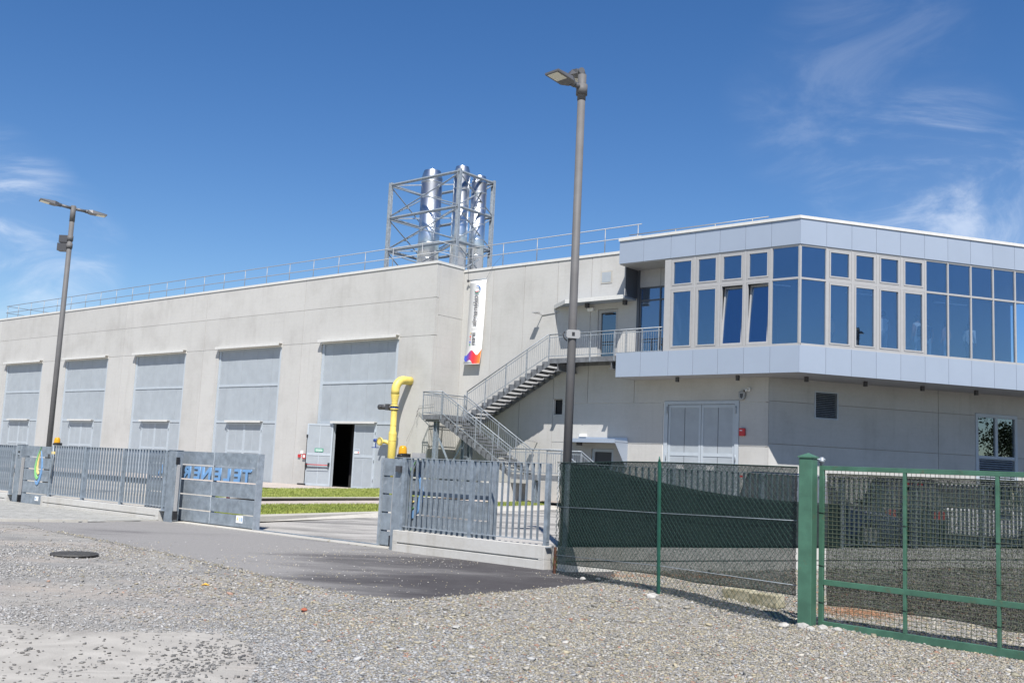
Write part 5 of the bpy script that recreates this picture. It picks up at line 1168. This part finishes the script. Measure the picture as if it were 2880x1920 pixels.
scatter('gravel', 12000, (17.5, 24), dens, .014, .027)
scatter('gravel', 1500, (6.8, 15), lambda x, y: np.where(inside(x, y, pp), 0, 1)*(.35+.65*(x > -1.5)), .018, .030)
# crumbs along the ragged edge of the asphalt, gravel strewn on the drive
ex, ey = [], []
for (a, b) in zip(DRIVE[2:-2], DRIVE[3:-1]):
    for k in range(260):
        f = random.random(); ex.append(a[0]+(b[0]-a[0])*f+random.gauss(0, .03)); ey.append(a[1]+(b[1]-a[1])*f+abs(random.gauss(0, .10))-.02)
ex, ey = np.array(ex), np.array(ey); stone_mesh('edge_chippings', np.stack([ex, ey, np.full(len(ex), .016)], 1), rng.uniform(.005, .014, len(ex)), RIVER[rng.integers(0, len(RIVER), len(ex))]*.7)
y = rng.uniform(11.8, 20, 9000); x = rng.uniform(-7, 1.9, 9000); k = inside(x, y, rag+[(1.5, 17), (-2, 19.6), (-9.5, 25)]); x, y = x[k], y[k]
pr_ = np.clip(vnoise(x+40, y+9, .8, 12)-.35, 0, 1)*1.5; k = rng.random(len(x)) < pr_+.05; x, y = x[k], y[k]
stone_mesh('loose_chippings', np.stack([x, y, np.full(len(x), .014)], 1), rng.uniform(.004, .010, len(x)), RIVER[rng.integers(0, len(RIVER), len(x))])

def rock(label, cat, loc, size, m, seed, flat=.6, name='stone', group=None):
    bm = bmesh.new(); bmesh.ops.create_icosphere(bm, subdivisions=2, radius=1); r_ = random.Random(seed)
    k1 = [Vector((r_.uniform(-1, 1), r_.uniform(-1, 1), r_.uniform(-1, 1))).normalized() for _ in range(7)]
    for v in bm.verts:
        d = 1.0
        for kk in k1: d = min(d, .78/max(.2, v.co.normalized().dot(kk)) if v.co.dot(kk) > .6 else d)
        v.co *= d*size*(1+r_.gauss(0, .03)); v.co.z *= flat; v.co.x *= 1.2
    me = bpy.data.meshes.new(name); bm.to_mesh(me); bm.free(); me.materials.append(m)
    return link(name, me, None, loc, r_.uniform(0, 3), label=label, cat=cat, group=group)
rock('chalky white stone at the foot of the thin green fence post', 'stone', (1.98, 13.50, .05), .085, STONEW, 1)
rock('larger of two white stones on the asphalt near the net corner', 'stone', (1.22, 15.5, .035), .05, STONEW, 2)
rock('smaller of two white stones on the asphalt by the net corner', 'stone', (1.46, 15.6, .03), .042, STONEW, 3)
rock('large flat white pebble in the middle of the gravel', 'stone', (-.42, 10.35, .03), .045, STONEW, 4, .4)
rock('red brick chip lying in the grey gravel', 'brick chip', (-2.06, 11.02, .035), .035, mat('brick_red', (.30, .09, .05), .9), 5)
for dx, dy, s_, lab in ((-.10, -.12, .075, 'biggest pale stone at the foot of the big green post'), (.10, -.16, .06, 'rounded stone right in front of the big green post'), (-.30, -.10, .055, 'pale stone left of the big green post in the net shadow'), (.24, -.22, .05, 'small stone under the hinge side of the green gate'), (-.06, -.27, .045, 'small pale stone nearest the camera in front of the green post')):
    rock(lab, 'stone', (3.36+dx, 11.3+dy, .075), s_, STONEW, int(s_*1000), .7, group='stones round the green post')
for k, (loc, rz) in enumerate((((3.16, 13.72, .05), -.95), ((3.42, 13.33, .05), -.98))):
    q = MB(); q.box(-.235, .235, -.08, .08, -.04, .13); o = q.build('kerb_block', BLOCKM, None, bevel=.015); o.location = loc; o.rotation_euler = (R(3), R(-2), rz)
    o['label'] = ('old mossy concrete kerb block lying behind the net, left one', 'old mossy concrete kerb block behind the net, next to the green post')[k]; o['category'] = 'kerb block'; o['group'] = 'kerb blocks behind the net'
MH = thing('manhole_cover', 'dark round cast iron manhole cover set in the gravel', 'manhole cover', (-6.42, 15.6, .02))
q = MB(); q.tube([(0, 0, 0), (0, 0, .03)], .34, 36); q.build('lid', IRON, MH); q = MB()
for k in range(-5, 6):
    w = math.sqrt(max(.0, .30**2-(k*.055)**2)); q.box(-w, w, k*.055-.012, k*.055+.012, .0305, .037)
q.build('rib', IRON, MH, kind='stuff')
q = MB(); c = (-3.55, 12.5, .05); q.quad([(c[0]-.05, c[1], c[2]), (c[0], c[1]-.03, c[2]+.02), (c[0]+.06, c[1]+.01, c[2]+.005), (c[0], c[1]+.035, c[2]+.03)]); o = q.build('fallen_leaf', LEAFY, None, label='single yellow-brown leaf lying on the grey gravel', cat='leaf'); o.modifiers.new('t', 'SOLIDIFY').thickness = .002
# dry weeds behind the gate and along the foot of the net
q = MB()
for i in range(2600):
    if i < 2000: x_, y_ = random.gauss(4.5, .30), random.gauss(13.05, .28)
    else:
        f = random.random(); x_, y_ = 1.7+f*2.2+random.gauss(0, .12), 16.2+f*.75+random.gauss(0, .1)
    a = random.uniform(0, 6.28); L_ = random.uniform(.03, .10); h = random.uniform(0, .05)
    q.quad([(x_, y_, .02), (x_+.006, y_+.004, .02), (x_+L_*math.cos(a), y_+L_*math.sin(a), .025+h)])
q.build('dry_weeds', DRIED, kind='stuff')

# ================================================================== CARS IN THE YARD (seen through the gate's net)
def car(label, loc, rot, paint, h=1.48, L=4.1, suv=False):
    t = thing('parked_car', label, 'car', loc, rot, 'cars parked inside the yard'); w = .86
    b = MB()
    prof = [(-L/2, .32), (-L/2-.03, .62), (-L/2+.05, .92), (-L*.30, .97), (L*.20, .96), (L*.42, .84), (L/2, .68), (L/2+.02, .36), (L/2-.1, .22), (-L/2+.1, .22)]
    b.prism([(x, z) for x, z in prof], -w, w); bo = b.build('body', paint, t, bevel=.06)
    c = MB(); k = len(c.v); r_ = -L*.46 if suv else -L*.40
    lo = [(-L*.47, .94), (L*.24, .95)]; hi = [(r_+.22, h), (L*.02, h)]
    c.v += [(lo[0][0], -w+.04, lo[0][1]), (lo[1][0], -w+.04, lo[1][1]), (lo[1][0], w-.04, lo[1][1]), (lo[0][0], w-.04, lo[0][1]), (hi[0][0], -w+.2, hi[0][1]), (hi[1][0], -w+.2, hi[1][1]), (hi[1][0], w-.2, hi[1][1]), (hi[0][0], w-.2, hi[0][1])]
    for f in ((0, 1, 5, 4), (1, 2, 6, 5), (2, 3, 7, 6), (3, 0, 4, 7), (4, 5, 6, 7)): c.f.append(f); c.m.append(0 if f != (4, 5, 6, 7) else 1); c.sm.append(False)
    c.build('cabin', [DGREY, paint], t, bevel=.04)
    g = MB(); g.box(r_+.3, L*.0, -.6, .6, h+.001, h+.02); g.build('roof', paint, t)
    for sx in (-L*.32, L*.31):
        for sy in (-1, 1):
            q = MB(); q.tube([(sx, sy*(w-.18), .31), (sx, sy*(w+.01), .31)], .31, 18); wh = q.build('wheel', BLK, t); q = MB(); q.tube([(sx, sy*(w+.011), .31), (sx, sy*(w+.02), .31)], .19, 14); q.build('rim', BRKT, wh)
    for sy in (-1, 1):
        q = MB(); q.box(-L/2-.045, -L/2+.1, sy*.62-.14, sy*.62+.14, .66, .86); q.build('taillight', RED, t); q = MB(); q.box(L/2-.08, L/2+.03, sy*.6-.16, sy*.6+.16, .6, .74); q.build('headlight', BRKT, t)
        q = MB(); q.box(L*.12, L*.19, sy*(w+.08)-.08, sy*(w+.08)+.08, .93, 1.05); q.build('mirror', paint, t)
    q = MB(); q.box(-L*.47, -L*.44, -.25, .25, h-.14, h-.09); q.build('brake_light', RED, t); return t
PB = mat('dark_blue_paint', (.02, .03, .09), .25); PK = mat('black_paint', (.02, .02, .022), .25); PW = mat('white_car_paint', (.70, .70, .70), .3)
car('dark blue car parked nearest to the green post', (8.0, 26.6, .1), R(-12), PB, 1.72, suv=True)
car('black car with red light parked behind the first gate bar', (11.3, 29.6, .15), R(82), PK, 1.68, suv=True)
car('white car parked in the second field of the mesh gate', (13.2, 29.0, .15), R(-10), PW, 1.6)

# ================================================================== PEOPLE IN THE OFFICE
SKIN = mat('skin', (.42, .25, .18), .6); HAIRB = mat('hair_brown', (.035, .022, .014), .7)
def person(label, t_, back, shirt, trousers, h=1.78, turn=0, hair=HAIRB, long_sleeve=False, lean=0, group='visitors standing in the office'):
    pos = QD + DV*t_ - DN*back + Vector((0, 0, 6.722)); k = h/1.78
    root = thing('person', label, 'person', pos, ROT_D+R(turn), group)
    J = {'pel': (0, 0, .95), 'sp': (0, .01, 1.18), 'ch': (0, .0, 1.38), 'nk': (0, .01, 1.50), 'hd': (0, .03, 1.60), 'ht': (0, .03, 1.72)}
    E_ = [('pel', 'sp'), ('sp', 'ch'), ('ch', 'nk'), ('nk', 'hd'), ('hd', 'ht')]
    Rr = {'pel': (.155, .12), 'sp': (.145, .11), 'ch': (.165, .115), 'nk': (.058, .06), 'hd': (.078, .095), 'ht': (.06, .075)}
    tag = {'sp': 1, 'ch': 1, 'nk': 1, 'hd': 0, 'ht': 0, 'pel': 2}
    for s_, nm in ((-1, 'l'), (1, 'r')):
        J.update({nm+'sh': (s_*.185, 0, 1.42), nm+'el': (s_*.245, -.02, 1.14), nm+'wr': (s_*.225, .07, .92), nm+'ha': (s_*.215, .10, .82), nm+'hip': (s_*.095, 0, .90), nm+'kn': (s_*.105, .01, .50), nm+'an': (s_*.11, -.02, .09), nm+'to': (s_*.13, .13, .035)})
        E_ += [('ch', nm+'sh'), (nm+'sh', nm+'el'), (nm+'el', nm+'wr'), (nm+'wr', nm+'ha'), ('pel', nm+'hip'), (nm+'hip', nm+'kn'), (nm+'kn', nm+'an'), (nm+'an', nm+'to')]
        Rr.update({nm+'sh': (.065, .065), nm+'el': (.045, .045), nm+'wr': (.03, .03), nm+'ha': (.035, .02), nm+'hip': (.095, .1), nm+'kn': (.062, .065), nm+'an': (.045, .05), nm+'to': (.04, .03)})
        tag.update({nm+'sh': 1, nm+'el': 1 if long_sleeve else 0, nm+'wr': 1 if long_sleeve else 0, nm+'ha': 0, nm+'hip': 2, nm+'kn': 2, nm+'an': 2, nm+'to': 3})
    names = list(J); idx = {n_: i for i, n_ in enumerate(names)}
    me = bpy.data.meshes.new('body'); me.from_pydata([tuple(c*k for c in J[n_]) for n_ in names], [(idx[a], idx[b]) for a, b in E_], [])
    o = bpy.data.objects.new('body', me); COL.objects.link(o); sk_ = o.modifiers.new('s', 'SKIN'); sk_.use_smooth_shade = True
    for i, n_ in enumerate(names): sv_ = me.skin_vertices[0].data[i]; sv_.radius = (Rr[n_][0]*k, Rr[n_][1]*k); sv_.use_root = n_ == 'pel'
    ss = o.modifiers.new('u', 'SUBSURF'); ss.levels = 1; ss.render_levels = 1
    bpy.context.view_layer.update(); m2 = bpy.data.meshes.new_from_object(o.evaluated_get(bpy.context.evaluated_depsgraph_get())); bpy.data.objects.remove(o); bpy.data.meshes.remove(me)
    m2.materials.clear()
    for m_ in (SKIN, shirt, trousers, BLK): m2.materials.append(m_)
    JJ = {n_: Vector(J[n_])*k for n_ in names}
    for p in m2.polygons:
        best = min(E_, key=lambda e: (p.center-(JJ[e[0]]+JJ[e[1]])/2).length+min((p.center-JJ[e[1]]).length, (p.center-JJ[e[0]]).length)*.5)
        a_ = tag[best[1]]
        if best == ('nk', 'hd') or (best == ('ch', 'nk') and p.center.z > 1.49*k): a_ = 0
        p.material_index = a_; p.use_smooth = True
    m2.name = 'body'; link('body', m2, root)
    bm = bmesh.new(); bmesh.ops.create_uvsphere(bm, u_segments=14, v_segments=9, radius=.118*k)
    for v in bm.verts: v.co.z *= 1.12
    bmesh.ops.delete(bm, geom=[v for v in bm.verts if v.co.y > .02*k and v.co.z < .05*k], context='VERTS')
    hm = bpy.data.meshes.new('hair'); bm.to_mesh(hm); bm.free(); hm.materials.append(hair); link('hair', hm, root, (0, .025*k, 1.665*k))
    return root, k
TW_ = mat('white_shirt', (.72, .72, .70), .8); TJ = mat('light_jeans', (.30, .38, .46), .8); TD = mat('dark_jeans', (.05, .07, .12), .8); TK = mat('dark_shirt', (.03, .035, .06), .8); TG = mat('grey_tee', (.40, .44, .46), .8)
TS, tn, tl_, tb = nodes('striped_shirt'); wv = tn.new('ShaderNodeTexWave'); wv.inputs['Scale'].default_value = 5.5; tcx = tn.new('ShaderNodeTexCoord'); tl_.new(tcx.outputs['Object'], wv.inputs['Vector']); crs = tn.new('ShaderNodeValToRGB'); crs.color_ramp.elements[0].color = (.04, .05, .10, 1); crs.color_ramp.elements[1].color = (.55, .42, .42, 1); tl_.new(wv.outputs['Fac'], crs.inputs[0]); tl_.new(crs.outputs[0], tb.inputs['Base Color'])
r1_, k1_ = person('person with a dark backpack and light jeans seen from behind through the office glass', 6.45, 1.5, TW_, TJ, 1.88, 6)
bp_ = thing('backpack', 'dark backpack worn on a white shirt in the office window', 'backpack', QD+DV*6.47-DN*1.34+Vector((0, 0, 6.722+1.16)), ROT_D)
q = MB(); q.prism([(-.15, -.16), (.15, -.16), (.17, .05), (.13, .26), (-.13, .26), (-.17, .05)], -.10, .04); q.build('bag', mat('backpack_blue', (.02, .03, .05), .8), bp_, bevel=.04); q = MB(); q.box(-.11, .11, -.14, -.101, -.12, .06); q.build('pocket', DGREY, bp_, bevel=.02)
person('tall person in a white shirt half hidden by a window frame', 4.80, 1.5, TW_, TG, 1.92, -8)
person('person in a grey tee beside the tall white shirt', 5.45, 2.3, TG, TD, 1.75, 10)
person('person in dark clothes left of the striped shirt', 7.32, 2.0, TK, TJ, 1.86, -12)
person('person in a striped shirt and light jeans behind the large panes', 7.85, 1.5, TS, TJ, 1.76, 14)
person('person in a loose white top and dark trousers, farthest right', 9.1, 1.6, TW_, TD, 1.80, -70, long_sleeve=True)
person('dim person in beige near the left sash windows', 3.1, 2.6, mat('beige_top', (.40, .34, .28), .8), TD, 1.82, 25)

# ================================================================== TREES ACROSS THE ROAD (mirrored in the low window)
LEAFM = mat('leaf_green', (.030, .05, .016), .8, var=.4, vscale=2); BARK = mat('bark', (.09, .07, .05), .9)
def tree(label, loc, h, seed):
    r_ = random.Random(seed); t = thing('broadleaf_tree', label, 'tree', loc, r_.uniform(0, 6), 'trees across the road'); q = MB(); q.tube([(0, 0, -.1), (.1, 0, h*.3), (.0, .1, h*.6)], [.22, .16, .06], 8)
    for k in range(6): a = r_.uniform(0, 6.28); q.tube([(.05, 0, h*(.25+.05*k)), (math.cos(a)*h*.22, math.sin(a)*h*.22, h*(.45+.06*k))], [.07, .02], 6)
    q.build('trunk', BARK, t); q = MB()
    cl_ = [(r_.gauss(0, h*.17), r_.gauss(0, h*.17), h*r_.uniform(.35, .92), h*r_.uniform(.08, .16)) for _ in range(26)]
    for i in range(3200):
        c = r_.choice(cl_); d = Vector((r_.gauss(0, 1), r_.gauss(0, 1), r_.gauss(0, 1))).normalized()*c[3]*r_.uniform(.6, 1.05); p = Vector(c[:3])+d; u = Vector((r_.gauss(0, 1), r_.gauss(0, 1), r_.gauss(0, 1))).normalized()*.16; v = u.orthogonal().normalized()*.13
        q.quad([p-u, p+v, p+u, p-v])
    q.build('crown', LEAFM, t)
for k, (x, y_, h) in enumerate(((76, 3, 8.5), (80, 9, 9.5), (83, 14, 8.0), (78, -4, 9.0))):
    tree(('bushy green tree across the road, shorter and nearest', 'tallest bushy green tree across the road', 'low rounded tree across the road at the end', 'wide green tree across the road')[k], (x, y_, 0), h, 50+k)
